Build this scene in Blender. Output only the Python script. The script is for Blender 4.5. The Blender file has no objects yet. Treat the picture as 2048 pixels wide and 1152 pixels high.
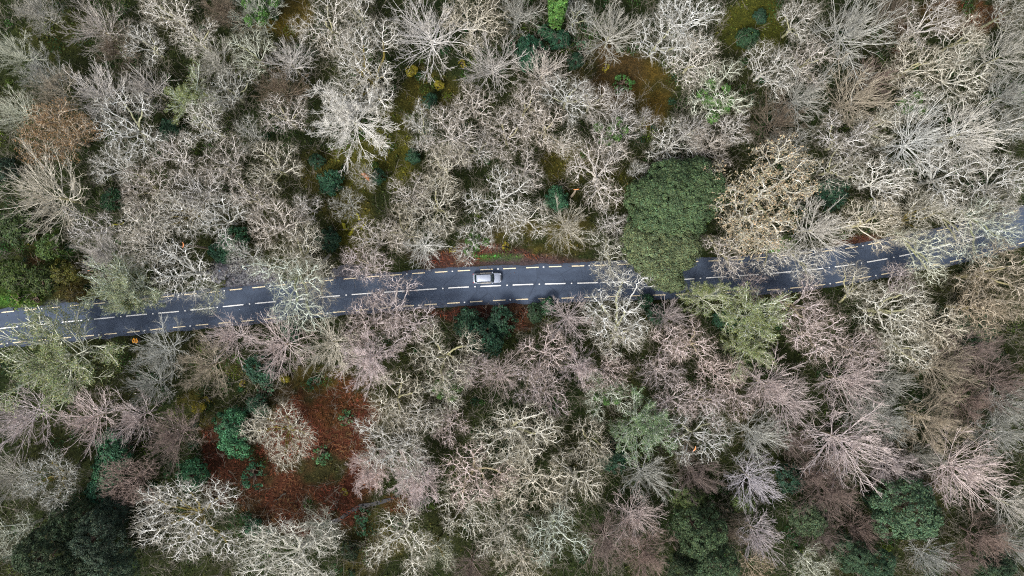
import bpy, bmesh, math, random
import numpy as np
from mathutils import Vector, Matrix

# ------------------------------------------------------------------ camera, sky, sun, exposure
SC = bpy.context.scene
CAMH = 107.5                    # the drone hovers this many metres above the road
F = 1365.0                      # focal length in photo pixels (2048 wide)
cam = bpy.data.cameras.new('camera')
cam.sensor_fit = 'HORIZONTAL'
cam.angle = 2 * math.atan(1024 / F)
cam.clip_start = 0.5
cam.clip_end = 2000
camo = bpy.data.objects.new('camera', cam)
camo.location = (0, 0, CAMH)
SC.collection.objects.link(camo)
SC.camera = camo

SUN_ELEV, SUN_AZ = 52.0, 215.0   # degrees; azimuth clockwise from +Y (top of the photo)
world = bpy.data.worlds.new('World')
SC.world = world
world.use_nodes = True
wn = world.node_tree
bg = wn.nodes['Background']
sky = wn.nodes.new('ShaderNodeTexSky')
sky.sky_type = 'NISHITA'
sky.sun_disc = False
sky.sun_elevation = math.radians(SUN_ELEV)
sky.sun_rotation = math.radians(SUN_AZ)
sky.air_density = 1.0
sky.dust_density = 4.0
sky.ozone_density = 1.0
hsv = wn.nodes.new('ShaderNodeHueSaturation')        # high thin cloud greys the blue
hsv.inputs['Saturation'].default_value = .5
wn.links.new(sky.outputs['Color'], hsv.inputs['Color'])
wn.links.new(hsv.outputs['Color'], bg.inputs['Color'])
bg.inputs['Strength'].default_value = 0.085
sun = bpy.data.lights.new('sun', 'SUN')
sun.energy = 1.5
sun.angle = math.radians(14)
sun.color = (1.0, 0.975, 0.94)
suno = bpy.data.objects.new('sun', sun)
az, el = math.radians(SUN_AZ), math.radians(SUN_ELEV)
sdir = Vector((math.sin(az) * math.cos(el), math.cos(az) * math.cos(el), math.sin(el)))
suno.rotation_euler = sdir.to_track_quat('Z', 'Y').to_euler()
suno.location = sdir * 200
SC.collection.objects.link(suno)
SC.view_settings.view_transform = 'Standard'
SC.view_settings.look = 'None'
SC.view_settings.exposure = 1.32
SC.view_settings.gamma = 1.0
SC.cycles.max_bounces = 5
SC.cycles.diffuse_bounces = 3
SC.cycles.pixel_filter_type = 'BLACKMAN_HARRIS'
SC.cycles.filter_width = 1.1
SC.cycles.use_denoising = False

# ------------------------------------------------------------------ helpers
COL = SC.collection
def w(x, y, z=0.0):
    """photo pixel -> world XY on the plane at height z"""
    k = (CAMH - z) / F
    return np.array([(x - 1024) * k, (576 - y) * k])

def tag(o, label=None, cat=None, group=None, kind=None):
    if label: o['label'] = label
    if cat: o['category'] = cat
    if group: o['group'] = group
    if kind: o['kind'] = kind
    return o

def link(name, data, parent=None, loc=None):
    o = bpy.data.objects.new(name, data)
    COL.objects.link(o)
    if parent is not None: o.parent = parent
    if loc is not None: o.location = loc
    return o

def mesh_from(name, V, faces, mat=None, smooth=True, attrs=None, cattr=None, fcattr=None):
    """V (n,3); faces: (m,k) array or list of arrays with constant k"""
    me = bpy.data.meshes.new(name)
    V = np.asarray(V, np.float32)
    fl = faces if isinstance(faces, list) else [faces]
    fl = [np.asarray(f, np.int32) for f in fl if len(f)]
    me.vertices.add(len(V))
    me.vertices.foreach_set('co', V.ravel())
    nl = sum(f.size for f in fl); nf = sum(len(f) for f in fl)
    me.loops.add(nl)
    me.loops.foreach_set('vertex_index', np.concatenate([f.ravel() for f in fl]))
    me.polygons.add(nf)
    tot = np.concatenate([np.full(len(f), f.shape[1], np.int32) for f in fl])
    start = np.concatenate([[0], np.cumsum(tot)[:-1]]).astype(np.int32)
    me.polygons.foreach_set('loop_start', start)
    me.polygons.foreach_set('loop_total', tot)
    me.polygons.foreach_set('use_smooth', np.full(nf, smooth))
    me.update(calc_edges=True)
    for k, a in (attrs or {}).items():
        at = me.attributes.new(k, 'FLOAT', 'POINT')
        at.data.foreach_set('value', np.asarray(a, np.float32))
    if cattr is not None:
        at = me.color_attributes.new('tint', 'FLOAT_COLOR', 'POINT')
        at.data.foreach_set('color', np.asarray(cattr, np.float32).ravel())
    if mat: me.materials.append(mat)
    return me

def vnoise(x, y, seed=0, cell=1.0):
    """smooth value noise in numpy, 0..1"""
    x = np.asarray(x) / cell; y = np.asarray(y) / cell
    xi = np.floor(x).astype(np.int64); yi = np.floor(y).astype(np.int64)
    fx = x - xi; fy = y - yi
    fx = fx * fx * (3 - 2 * fx); fy = fy * fy * (3 - 2 * fy)
    def h(a, b):
        n = (a * 374761393 + b * 668265263 + seed * 982451653) & 0x7fffffff
        n = ((n ^ (n >> 13)) * 1274126177) & 0x7fffffff
        return ((n ^ (n >> 16)) & 0xffff) / 65535.0
    return (h(xi, yi) * (1 - fx) + h(xi + 1, yi) * fx) * (1 - fy) + (h(xi, yi + 1) * (1 - fx) + h(xi + 1, yi + 1) * fx) * fy

def fbm(x, y, seed, cell, octs=4):
    s = 0; a = 1; t = 0
    for i in range(octs):
        s = s + a * vnoise(x, y, seed + i * 17, cell / 2 ** i); t += a; a *= .55
    return s / t

# ------------------------------------------------------------------ materials
def mat_new(name, rough=0.9, spec=0.2):
    m = bpy.data.materials.new(name); m.use_nodes = True
    b = m.node_tree.nodes['Principled BSDF']
    b.inputs['Roughness'].default_value = rough
    b.inputs['Specular IOR Level'].default_value = spec
    return m, m.node_tree, b

def nd(nt, typ, **kw):
    n = nt.nodes.new(typ)
    for k, v in kw.items(): setattr(n, k, v)
    return n

def mixc(nt, fac, a, b, mode='MIX'):
    n = nd(nt, 'ShaderNodeMix', data_type='RGBA', blend_type=mode)
    n.clamp_factor = True
    for sock, v in ((n.inputs[0], fac), (n.inputs[6], a), (n.inputs[7], b)):
        if isinstance(v, (int, float)): sock.default_value = v
        elif isinstance(v, tuple): sock.default_value = (*v, 1) if len(v) == 3 else v
        else: nt.links.new(v, sock)
    return n.outputs[2]

def noise(nt, scale, detail=3, coord='Object', rough=.6):
    tc = nd(nt, 'ShaderNodeTexCoord')
    n = nd(nt, 'ShaderNodeTexNoise')
    n.inputs['Scale'].default_value = scale
    n.inputs['Detail'].default_value = detail
    n.inputs['Roughness'].default_value = rough
    nt.links.new(tc.outputs[coord], n.inputs['Vector'])
    return n.outputs['Fac']

def ramp(nt, fac, stops):
    r = nd(nt, 'ShaderNodeValToRGB')
    e = r.color_ramp.elements
    while len(e) < len(stops): e.new(.5)
    for el_, (p, c) in zip(e, stops):
        el_.position = p; el_.color = (*c, 1) if len(c) == 3 else c
    nt.links.new(fac, r.inputs['Fac'])
    return r.outputs['Color']

def bark_material():
    m, nt, b = mat_new('lichened_bark', .95, .1)
    oi = nd(nt, 'ShaderNodeObjectInfo')
    at = nd(nt, 'ShaderNodeAttribute', attribute_name='thick')
    n = noise(nt, 1.3, 2)
    var = ramp(nt, n, [(.3, (.72, .72, .68)), (.6, (1.12, 1.12, 1.12))])
    c = mixc(nt, 1.0, oi.outputs['Color'], var, 'MULTIPLY')
    tw = mixc(nt, 1.0, c, (.42, .39, .33), 'MULTIPLY')      # young twigs carry no lichen and are browner
    inv = nd(nt, 'ShaderNodeMath', operation='SUBTRACT'); inv.inputs[0].default_value = 1
    nt.links.new(at.outputs['Fac'], inv.inputs[1])
    mul = nd(nt, 'ShaderNodeMath', operation='MULTIPLY')
    nt.links.new(inv.outputs[0], mul.inputs[0]); nt.links.new(oi.outputs['Alpha'], mul.inputs[1])
    nt.links.new(mixc(nt, mul.outputs[0], c, tw), b.inputs['Base Color'])
    return m

def leaf_material(name, rough=.6, spec=.3):
    """object colour x the leaf's own tint"""
    m, nt, b = mat_new(name, rough, spec)
    oi = nd(nt, 'ShaderNodeObjectInfo')
    at = nd(nt, 'ShaderNodeAttribute', attribute_name='tint')
    nt.links.new(mixc(nt, 1.0, oi.outputs['Color'], at.outputs['Color'], 'MULTIPLY'), b.inputs['Base Color'])
    return m

def tint_material(name, rough=.95, spec=.1):
    m, nt, b = mat_new(name, rough, spec)
    at = nd(nt, 'ShaderNodeAttribute', attribute_name='tint')
    nt.links.new(at.outputs['Color'], b.inputs['Base Color'])
    return m

def plain(name, col, rough=.5, spec=.5, metal=0.0, var=.12, scale=6, coat=0.0):
    m, nt, b = mat_new(name, rough, spec)
    n = noise(nt, scale, 3)
    lo = tuple(c * (1 - var) for c in col); hi = tuple(min(1, c * (1 + var)) for c in col)
    nt.links.new(ramp(nt, n, [(.3, lo), (.7, hi)]), b.inputs['Base Color'])
    b.inputs['Metallic'].default_value = metal
    b.inputs['Coat Weight'].default_value = coat
    return m

BARK = bark_material()
LEAF = leaf_material('leaves')
COVER = tint_material('ground_cover')

# ------------------------------------------------------------------ branch geometry
def frames(d):
    d = d / np.maximum(np.linalg.norm(d, axis=-1, keepdims=True), 1e-9)
    ref = np.where(np.abs(d[..., 2:3]) > .9, np.array([1., 0, 0]), np.array([0., 0, 1]))
    u = np.cross(d, ref); u /= np.maximum(np.linalg.norm(u, axis=-1, keepdims=True), 1e-9)
    return d, u, np.cross(d, u)

class Twigs:
    """collects straight tapered pieces and writes them as one mesh of thin prisms"""
    def __init__(s): s.a = []; s.b = []; s.ra = []; s.rb = []
    def add(s, a, b, ra, rb):
        a = np.asarray(a).reshape(-1, 3); b = np.asarray(b).reshape(-1, 3)
        s.a.append(a); s.b.append(b)
        s.ra.append(np.broadcast_to(ra, len(a)).astype(float)); s.rb.append(np.broadcast_to(rb, len(a)).astype(float))
    def poly(s, P, r0, r1):
        """P (n,k,3) polylines; r0, r1 (n,) radii"""
        n, k, _ = P.shape
        t = np.linspace(0, 1, k)
        R = np.asarray(r0)[:, None] * (1 - t) + np.asarray(r1)[:, None] * t
        s.add(P[:, :-1].reshape(-1, 3), P[:, 1:].reshape(-1, 3), R[:, :-1].ravel(), R[:, 1:].ravel())
    def arrays(s): return (np.concatenate(s.a), np.concatenate(s.b), np.concatenate(s.ra), np.concatenate(s.rb))

def prism_mesh(name, a, b, ra, rb, mat, sides=3):
    n = len(a)
    d, u, v = frames(b - a)
    ang = np.arange(sides) * 2 * math.pi / sides
    cs, sn = np.cos(ang)[None, :, None], np.sin(ang)[None, :, None]
    ring = u[:, None] * cs + v[:, None] * sn
    L = np.linalg.norm(b - a, axis=1, keepdims=True)
    bb = b + d * np.minimum(rb[:, None] * .6, L * .2)
    A = a[:, None] + ring * ra[:, None, None]; B = bb[:, None] + ring * rb[:, None, None]
    V = np.concatenate([A, B], 1).reshape(-1, 3)
    base = (np.arange(n) * 2 * sides)[:, None, None]
    i = np.arange(sides); j = (i + 1) % sides
    q = np.stack([i, j, j + sides, i + sides], 1)[None]
    faces = (base + q).reshape(-1, 4)
    th = np.clip((np.repeat(np.stack([ra, rb], 1), sides, 1) - .011) / .03, 0, 1).ravel()
    return mesh_from(name, V, faces, mat, attrs={'thick': th})

def split_meshes(T, name, cut, mat=None):
    a, b, ra, rb = T.arrays()
    m = ra >= cut
    return (prism_mesh(name + '_trunk', a[m], b[m], ra[m], rb[m], mat or BARK, 6), prism_mesh(name + '_crown', a[~m], b[~m], ra[~m], rb[~m], mat or BARK, 3))

def grow(starts, dirs, lens, nseg, wig, up, rng):
    """polylines (n,nseg+1,3)"""
    n = len(starts); P = np.zeros((n, nseg + 1, 3)); P[:, 0] = starts
    d = dirs.copy(); st = (lens / nseg)[:, None]
    for k in range(nseg):
        d = d + rng.normal(0, wig, (n, 3)); d[:, 2] += up
        d /= np.linalg.norm(d, axis=1, keepdims=True)
        P[:, k + 1] = P[:, k] + d * st
    return P

def kids(P, r0, r1, per, tmin, tmax, amin, amax, rng):
    """child start points, directions, parent radius there, t"""
    n, k, _ = P.shape
    t = rng.uniform(tmin, tmax, (n, per)); t.sort(1)
    f = t * (k - 1); i = np.minimum(f.astype(int), k - 2); fr = (f - i)[..., None]
    rows = np.arange(n)[:, None]
    p = P[rows, i] * (1 - fr) + P[rows, i + 1] * fr
    d, u, v = frames(P[rows, i + 1] - P[rows, i])
    ph = rng.uniform(0, 2 * math.pi, (n, per))[..., None]
    an = rng.uniform(amin, amax, (n, per))[..., None]
    nd_ = d * np.cos(an) + (u * np.cos(ph) + v * np.sin(ph)) * np.sin(an)
    rr = np.asarray(r0)[:, None] * (1 - t) + np.asarray(r1)[:, None] * t
    return p.reshape(-1, 3), nd_.reshape(-1, 3), rr.ravel(), t.ravel(), np.repeat(np.arange(n), per)

def oak_twigs(seed, R=6.0, H=11.0, lean=0.0, nlobe=8, nattr=980, gnarl=.42, tw=1.7, tip=.033, D=.38, kill=.54, haze=.3):
    """a crooked crown grown toward points scattered in lobes; lean shifts the crown along +Y"""
    rng = np.random.default_rng(seed)
    cen, rad = [], []
    for i in range(nlobe):
        a = i * 2.399 + rng.uniform(-.5, .5); q = rng.uniform(.32, .78) if i else .1
        cen.append((math.cos(a) * R * q, math.sin(a) * R * q + lean, H * (.86 - .22 * q + rng.uniform(-.05, .05))))
        rad.append((R * rng.uniform(.27, .46), R * rng.uniform(.27, .46), H * rng.uniform(.10, .17)))
    cen = np.array(cen); rad = np.array(rad)
    which = rng.integers(0, nlobe, nattr)
    v = rng.normal(size=(nattr, 3)); v /= np.linalg.norm(v, axis=1, keepdims=True)
    v *= rng.uniform(0.25, 1, (nattr, 1)) ** .5
    A = cen[which] + v * rad[which]
    nodes = []; par = []
    z = -.3; x = y = 0.0; zt = H * rng.uniform(.26, .34); n0 = 9
    for i in range(n0):
        t = i / (n0 - 1)
        nodes.append((x + lean * .42 * t ** 1.5 + rng.normal(0, .05), lean * .42 * t ** 1.5 + rng.normal(0, .05) if False else lean * .42 * t ** 1.5, z + (zt - z) * t))
        par.append(i - 1)
    nodes = [(rng.normal(0, .06) if i else 0, n[1], n[2]) for i, n in enumerate(nodes)]
    # main limbs head for each lobe so that every lobe is reached
    top = n0 - 1
    for c in cen:
        cur = top - int(rng.integers(0, 3)); p = np.array(nodes[cur]); tgt = c.copy(); tgt[2] -= H * .06
        d = np.array([0, 0, 1.0])
        while np.linalg.norm(tgt - p) > .7:
            g = (tgt - p) / np.linalg.norm(tgt - p)
            d = d * .55 + g * .6 + rng.normal(0, gnarl * .45, 3); d /= np.linalg.norm(d)
            p = p + d * .45; nodes.append(tuple(p)); par.append(cur); cur = len(nodes) - 1
            if len(nodes) > 600: break
    N = np.array(nodes); par = list(par)
    bd = np.full(len(A), 1e9); bi = np.zeros(len(A), int); alive = np.ones(len(A), bool)
    new = np.arange(len(N))
    for it in range(90):
        dd = np.linalg.norm(A[:, None] - N[new][None], axis=2)
        j = dd.argmin(1); m = dd[np.arange(len(A)), j]
        upd = m < bd; bd[upd] = m[upd]; bi[upd] = new[j[upd]]
        alive &= bd > kill
        if not alive.any(): break
        src, inv = np.unique(bi[alive], return_inverse=True)
        g = A[alive] - N[bi[alive]]; g /= np.linalg.norm(g, axis=1, keepdims=True)
        acc = np.zeros((len(src), 3)); np.add.at(acc, inv, g)
        acc /= np.maximum(np.linalg.norm(acc, axis=1, keepdims=True), 1e-6)
        out = N[src] - np.array([0, lean, H * .45]); out /= np.maximum(np.linalg.norm(out, axis=1, keepdims=True), .3)
        acc += rng.normal(0, gnarl, acc.shape) + out * .45
        acc /= np.linalg.norm(acc, axis=1, keepdims=True)
        add = N[src] + acc * D
        new = np.arange(len(N), len(N) + len(add))
        N = np.concatenate([N, add]); par += list(src)
        if len(N) > 7500: break
    par = np.array(par); n = len(N)
    r = np.zeros(n); E = 2.35
    nch = np.bincount(par[par >= 0], minlength=n)
    acc = np.where(nch == 0, tip ** E, 0.0)
    for i in range(n - 1, 0, -1):
        acc[par[i]] += acc[i]
    # nodes are created parent-first, so one reverse sweep is enough
    r = np.maximum(acc, tip ** E) ** (1 / E)
    r = np.minimum(r, .42)
    T = Twigs()
    c = np.arange(1, n); p = par[1:]
    T.add(N[p], N[c], np.minimum(r[p], r[c] * 1.25), r[c])
    thin = np.where(r < tip * 2.2)[0]
    thin = thin[thin > n0]; thin = thin[rng.random(len(thin)) < .85]
    st = np.repeat(thin, 1 + (rng.random(len(thin)) < tw - 1))
    dirn = N[st] - N[par[st]]; dirn /= np.maximum(np.linalg.norm(dirn, axis=1, keepdims=True), 1e-6)
    dirn = dirn + rng.normal(0, .75, dirn.shape); dirn[:, 2] += .15; dirn /= np.linalg.norm(dirn, axis=1, keepdims=True)
    P = grow(N[st], dirn, rng.uniform(.5, 1.25, len(st)), 3, .42, .04, rng)
    T.poly(P, np.full(len(st), tip * .58), np.full(len(st), tip * .26))
    tips = P[:, 1:].reshape(-1, 3)
    # a haze of the finest shoots, too young to carry lichen
    q = P[:, 1:].reshape(-1, 3); q = np.concatenate([q, N[thin]]); q = q[rng.integers(0, len(q), int(len(q) * haze))]
    out = q - np.array([0, lean, H * .4]); out /= np.linalg.norm(out, axis=1, keepdims=True)
    dd = rng.normal(0, .6, q.shape) + out * .7; dd /= np.linalg.norm(dd, axis=1, keepdims=True)
    Q = grow(q, dd, rng.uniform(.35, .95, len(q)), 2, .3, .02, rng)
    T.poly(Q, np.full(len(q), .0105), np.full(len(q), .006))
    return T, tips

def fan_twigs(seed, R=5.5, H=9.5, lean=0.0, n1=34, n2=9, n3=6, n4=0, tip=.019, elo=22, ehi=82, base=.28, wig=.10, bend=.10):
    """ascending straight limbs that branch at narrow angles"""
    rng = np.random.default_rng(seed)
    T = Twigs()
    k = 9; t = np.linspace(0, 1, k)
    tr = np.stack([rng.normal(0, .08, k), lean * .6 * t ** 1.4, -.3 + (H * .72 + .3) * t], 1); tr[0, 0] = 0
    tr[:, 0] = np.cumsum(tr[:, 0]) * .5
    P0 = tr[None]
    r00 = .20 * (R / 5.5)
    T.poly(P0, np.array([r00]), np.array([r00 * .3]))
    tt = np.sort(rng.uniform(base, 1, n1)); tt[-2:] = 1
    f = tt * (k - 1); i = np.minimum(f.astype(int), k - 2); fr = (f - i)[:, None]
    S = tr[i] * (1 - fr) + tr[i + 1] * fr
    azm = np.arange(n1) * 2.399 + rng.uniform(-.4, .4, n1)
    elv = np.radians(elo + (ehi - elo) * ((tt - base) / (1 - base)) ** 1.3 + rng.uniform(-9, 9, n1))
    Dn = np.stack([np.cos(azm) * np.cos(elv), np.sin(azm) * np.cos(elv), np.sin(elv)], 1)
    if lean: Dn[:, 1] += .25; Dn /= np.linalg.norm(Dn, axis=1, keepdims=True)
    ln = np.minimum(R * 1.0 / np.maximum(np.cos(elv), .12), (H - S[:, 2]) / np.maximum(np.sin(elv), .2)) * rng.uniform(.8, 1.08, n1)
    P1 = grow(S, Dn, ln, 8, wig * .8, bend * .4, rng)
    ra = r00 * (.42 - .18 * tt); rb = np.full(n1, tip * 1.3)
    T.poly(P1, ra, rb)
    s, d, rr, tq, pi = kids(P1, ra, rb, n2, .18, .97, .35, .95, rng)
    d[:, 2] += .12; d /= np.linalg.norm(d, axis=1, keepdims=True)
    l2 = ln[pi] * (.62 - .42 * tq) * rng.uniform(.7, 1.15, len(s))
    P2 = grow(s, d, l2, 5, wig, bend, rng)
    r2 = np.minimum(rr * .6, .06); e2 = np.full(len(s), tip * .9)
    r2 = np.maximum(r2, tip * 1.1)
    T.poly(P2, r2, e2)
    s3, d3, rr3, t3, p3 = kids(P2, r2, e2, n3, .15, 1.0, .3, .8, rng)
    d3[:, 2] += .1; d3 /= np.linalg.norm(d3, axis=1, keepdims=True)
    l3 = np.maximum(l2[p3] * (.5 - .2 * t3), .35) * rng.uniform(.6, 1.2, len(s3))
    P3 = grow(s3, d3, l3, 3, wig * 1.3, bend * .8, rng)
    T.poly(P3, np.full(len(s3), tip * .8), np.full(len(s3), tip * .42))
    tips = P3[:, 1:].reshape(-1, 3)
    if n4:
        s4, d4, _, t4, p4 = kids(P3, np.full(len(P3), tip), np.full(len(P3), tip * .5), n4, .15, 1, .3, .9, rng)
        P4 = grow(s4, d4, np.maximum(l3[p4] * .45, .25) * rng.uniform(.6, 1.2, len(s4)), 2, wig * 1.5, .05, rng)
        T.poly(P4, np.full(len(s4), tip * .5), np.full(len(s4), tip * .28))
        tips = np.concatenate([tips, P4[:, -1]])
    return T, tips

def leaf_quads(P, N, size, rng, aspect=.6, spread=.7, tint=None, lo=.6, hi=1.25, hue=.12):
    """one small folded leaf (two triangles) per point; returns V, F, C"""
    n = len(P)
    nn = N + rng.normal(0, spread, (n, 3))
    d, u, v = frames(nn)
    a = rng.uniform(0, 2 * math.pi, n)[:, None]
    uu = u * np.cos(a) + v * np.sin(a); vv = -u * np.sin(a) + v * np.cos(a)
    s = (np.asarray(size) * rng.uniform(.65, 1.35, n))[:, None]
    lift = d * s * .18
    V = np.stack([P - uu * s, P - vv * s * aspect + lift, P + uu * s, P + vv * s * aspect + lift], 1).reshape(-1, 3)
    Fq = np.arange(n * 4).reshape(-1, 4)
    sh = rng.uniform(lo, hi, (n, 1)); h = rng.normal(0, hue, (n, 1))
    C = np.concatenate([sh * (1 + h), sh, sh * (1 - .6 * h), np.ones((n, 1))], 1)
    if tint is not None: C[:, :3] *= tint
    C = np.clip(C, 0, 4)
    return V, Fq, np.repeat(C, 4, 0)

def leaf_mesh(name, P, N, size, rng, mat=None, **kw):
    V, Fq, C = leaf_quads(P, N, size, rng, **kw)
    return mesh_from(name, V, Fq, mat or LEAF, smooth=False, cattr=C)

def clump_points(cen, rad, ncl, per, cr, rng, zmin=-.35, shell=(.80, 1.08)):
    """leaf clumps spread over the skin of ellipsoids: points and outward normals"""
    cen = np.asarray(cen, float); rad = np.asarray(rad, float)
    area = (rad[:, 0] * rad[:, 1]); pick = rng.choice(len(cen), ncl, p=area / area.sum())
    v = rng.normal(size=(ncl, 3)); v /= np.linalg.norm(v, axis=1, keepdims=True)
    v[:, 2] = np.where(v[:, 2] < zmin, -v[:, 2], v[:, 2])
    c = cen[pick] + v * rad[pick] * rng.uniform(*shell, (ncl, 1))
    nrm = v / rad[pick]; nrm /= np.linalg.norm(nrm, axis=1, keepdims=True)
    inside = np.zeros(ncl, bool)
    for k in range(len(cen)):
        q = (((c - cen[k]) / (rad[k] * .82)) ** 2).sum(1)
        inside |= (q < 1) & (pick != k)
    c, nrm = c[~inside], nrm[~inside]
    off = rng.normal(size=(len(c), per, 3)); off /= np.linalg.norm(off, axis=2, keepdims=True)
    out = (off * nrm[:, None]).sum(2, keepdims=True)
    off = np.where(out < -.2, -off, off)
    rr = cr * rng.uniform(.6, 1.35, (len(c), 1, 1))
    P = c[:, None] + off * rr * rng.uniform(.5, 1, (len(c), per, 1))
    Nn = off * .8 + nrm[:, None]
    tint = np.repeat(rng.uniform(.6, 1.35, len(c)), per)[:, None] * (.75 + .5 * rng.random((len(c) * per, 1)))
    return P.reshape(-1, 3), Nn.reshape(-1, 3), tint
# ------------------------------------------------------------------ road course (photo pixels, read off the markings)
CEN = [(-60, 664), (41, 652.5), (285, 629), (347, 624), (469, 611), (531, 605), (670, 592), (725, 587.5), (850, 579), (912, 575), (981, 572), (1048, 569), (1112, 567.5), (1173, 566), (1236, 563.7), (1298, 561.6), (1369, 558.8), (1424, 555), (1487, 551), (1553, 546), (1621, 539.7), (1692, 531), (1763, 519.6), (1832, 506), (1900, 489), (2026, 456), (2110, 431)]
TOPE = [(-60, 633), (19, 623), (108, 615), (194, 607), (290, 598), (333, 593), (425, 584), (469, 579), (512, 575), (653, 561), (746, 553), (791, 550), (837, 546), (882, 544), (928, 541), (974, 539), (1019, 537), (1064, 535), (1110, 533), (1157, 532), (1248, 528.6), (1392, 523), (1440, 521), (1487, 518.5), (1537, 514), (1680, 499), (1728, 491), (1773, 482), (1822, 473), (1865, 464), (1957, 441), (2006, 428.5), (2110, 400)]
BOTE = [(-60, 695), (38, 684), (262, 664), (307, 659), (347, 655), (399, 650), (444, 646), (490, 642), (536, 638), (583, 633), (628, 629), (675, 624), (722, 620), (815, 611.6), (860, 609), (907, 606), (953, 603), (999, 600.5), (1045, 598.5), (1091, 597), (1137, 596), (1180, 594.3), (1232, 593), (1279, 591), (1326, 590), (1369, 588), (1467, 584), (1522, 581), (1568, 578), (1614, 573), (1662, 567.5), (1904, 523), (1949, 513), (1994, 501), (2039, 487), (2110, 466)]
def course(pts):
    P = np.array([w(*p) for p in pts])
    xs = np.arange(-150, 150.01, .5)
    def f(x): return np.interp(x, P[:, 0], P[:, 1])
    lo = (P[1] - P[0]); hi = (P[-1] - P[-2])
    y = f(xs)
    y = np.where(xs < P[0, 0], P[0, 1] + (xs - P[0, 0]) * lo[1] / lo[0], y)
    y = np.where(xs > P[-1, 0], P[-1, 1] + (xs - P[-1, 0]) * hi[1] / hi[0], y)
    k = np.exp(-np.linspace(-2, 2, 17) ** 2); k /= k.sum()
    yp = np.pad(y, 8, mode='reflect', reflect_type='odd')
    return xs, np.convolve(yp, k, 'valid')
XS, YC = course(CEN); _, YT = course(TOPE); _, YB = course(BOTE)
yc = lambda x: np.interp(x, XS, YC)
yt = lambda x: np.interp(x, XS, YT)
yb = lambda x: np.interp(x, XS, YB)
def ribbon(name, x0, x1, lo, hi, z, mat, step=.5, jit=0.0, seed=3, rows=1, attrs=False):
    xs = np.arange(x0, x1 + step * .5, step)
    L, U = lo(xs), hi(xs)
    if jit:
        L = L - jit * (fbm(xs, xs * 0, seed, 2.2) - .5) * 2 - .1
        U = U + jit * (fbm(xs, xs * 0 + 9, seed, 2.2) - .5) * 2 + .1
    t = np.linspace(0, 1, rows + 1)
    V = np.stack([np.repeat(xs, rows + 1), (L[:, None] * (1 - t) + U[:, None] * t).ravel(), np.full(len(xs) * (rows + 1), z)], 1)
    i = np.arange(len(xs) - 1)[:, None] * (rows + 1) + np.arange(rows)[None]
    i = i.ravel()
    Fq = np.stack([i, i + rows + 1, i + rows + 2, i + 1], 1)
    at = {'across': np.tile(t, len(xs))} if attrs else None
    return mesh_from(name, V, Fq, mat, attrs=at)

# asphalt
ASPH, nt, b = mat_new('asphalt', .8, .3)
n1 = noise(nt, .35, 4); n2 = noise(nt, 14, 3); n3 = noise(nt, 60, 2)
c = ramp(nt, n1, [(.3, (.040, .056, .088)), (.7, (.052, .072, .110))])
c = mixc(nt, .45, c, ramp(nt, n2, [(.3, (.036, .050, .077)), (.75, (.066, .088, .132))]))
stn = ramp(nt, noise(nt, .16, 6, rough=.75), [(.36, (.78, .78, .80)), (.5, (1, 1, 1)), (.66, (1.16, 1.15, 1.13))])
c = mixc(nt, 1.0, c, stn, 'MULTIPLY')
tcv = nd(nt, 'ShaderNodeTexCoord'); crk = nd(nt, 'ShaderNodeTexVoronoi', feature='DISTANCE_TO_EDGE'); crk.inputs['Scale'].default_value = .22
nt.links.new(tcv.outputs['Object'], crk.inputs['Vector'])
c = mixc(nt, 1.0, c, ramp(nt, crk.outputs['Distance'], [(0, (.62, .62, .64)), (.012, (1, 1, 1))]), 'MULTIPLY')
at = nd(nt, 'ShaderNodeAttribute', attribute_name='across')
wear = ramp(nt, at.outputs['Fac'], [(0, (.8, .78, .76)), (.06, (.95, .95, .95)), (.17, (1.1, 1.1, 1.1)), (.30, (.95, .95, .95)), (.40, (1.08, 1.08, 1.08)), (.5, (.9, .9, .9)), (.6, (1.08, 1.08, 1.08)), (.72, (.95, .95, .95)), (.84, (1.1, 1.1, 1.1)), (.95, (.93, .92, .92)), (1, (.78, .74, .72))])
nt.links.new(mixc(nt, 1.0, c, wear, 'MULTIPLY'), b.inputs['Base Color'])
road = link('road', ribbon('road', -150, 150, lambda x: yb(x) - .55, lambda x: yt(x) + .45, .02, ASPH, .5, .3, 5, 24, True))
tag(road, 'dark blue-grey two lane asphalt road crossing the wood', 'road', kind='structure')

# painted dashes
def paint(name, col):
    m, nt, b = mat_new(name, .7, .3)
    n = noise(nt, 9, 3)
    nt.links.new(ramp(nt, n, [(.28, tuple(c * .55 for c in col)), (.42, col), (.8, tuple(min(1, c * 1.06) for c in col))]), b.inputs['Base Color'])
    return m
WHITE = paint('white_road_paint', (.78, .78, .76)); YEL = paint('yellow_road_paint', (.80, .68, .46))
def dashes(name, fy, starts, length, wdt, mat, z):
    V, Fq = [], []
    for s in starts:
        xs = np.linspace(s, s + length, 5); y = fy(xs)
        k = len(V)
        for a, b_ in zip(xs, y): V += [(a, b_ - wdt / 2, z), (a, b_ + wdt / 2, z)]
        for i in range(4): Fq.append((k + 2 * i, k + 2 * i + 2, k + 2 * i + 3, k + 2 * i + 1))
    return mesh_from(name, np.array(V), np.array(Fq), mat, False)
px = CAMH / F
cstart = [(961 + 64.4 * k - 1024) * px for k in range(-29, 30)]
tstart = [(961 + 45.6 * k - 1024) * px for k in range(-40, 42)]
bstart = [(940 + 45.7 * k - 1024) * px for k in range(-40, 42)]
tag(link('centre_line_marking', dashes('centre_line', yc, cstart, 41 * px, .17, WHITE, .027)), 'broken white centre line painted down the asphalt road', 'road marking', kind='structure')
tag(link('edge_line_marking', dashes('edge_line', yt, tstart, 25 * px, .15, YEL, .027)), 'broken yellow line along the upper edge of the road', 'road marking', kind='structure')
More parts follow.
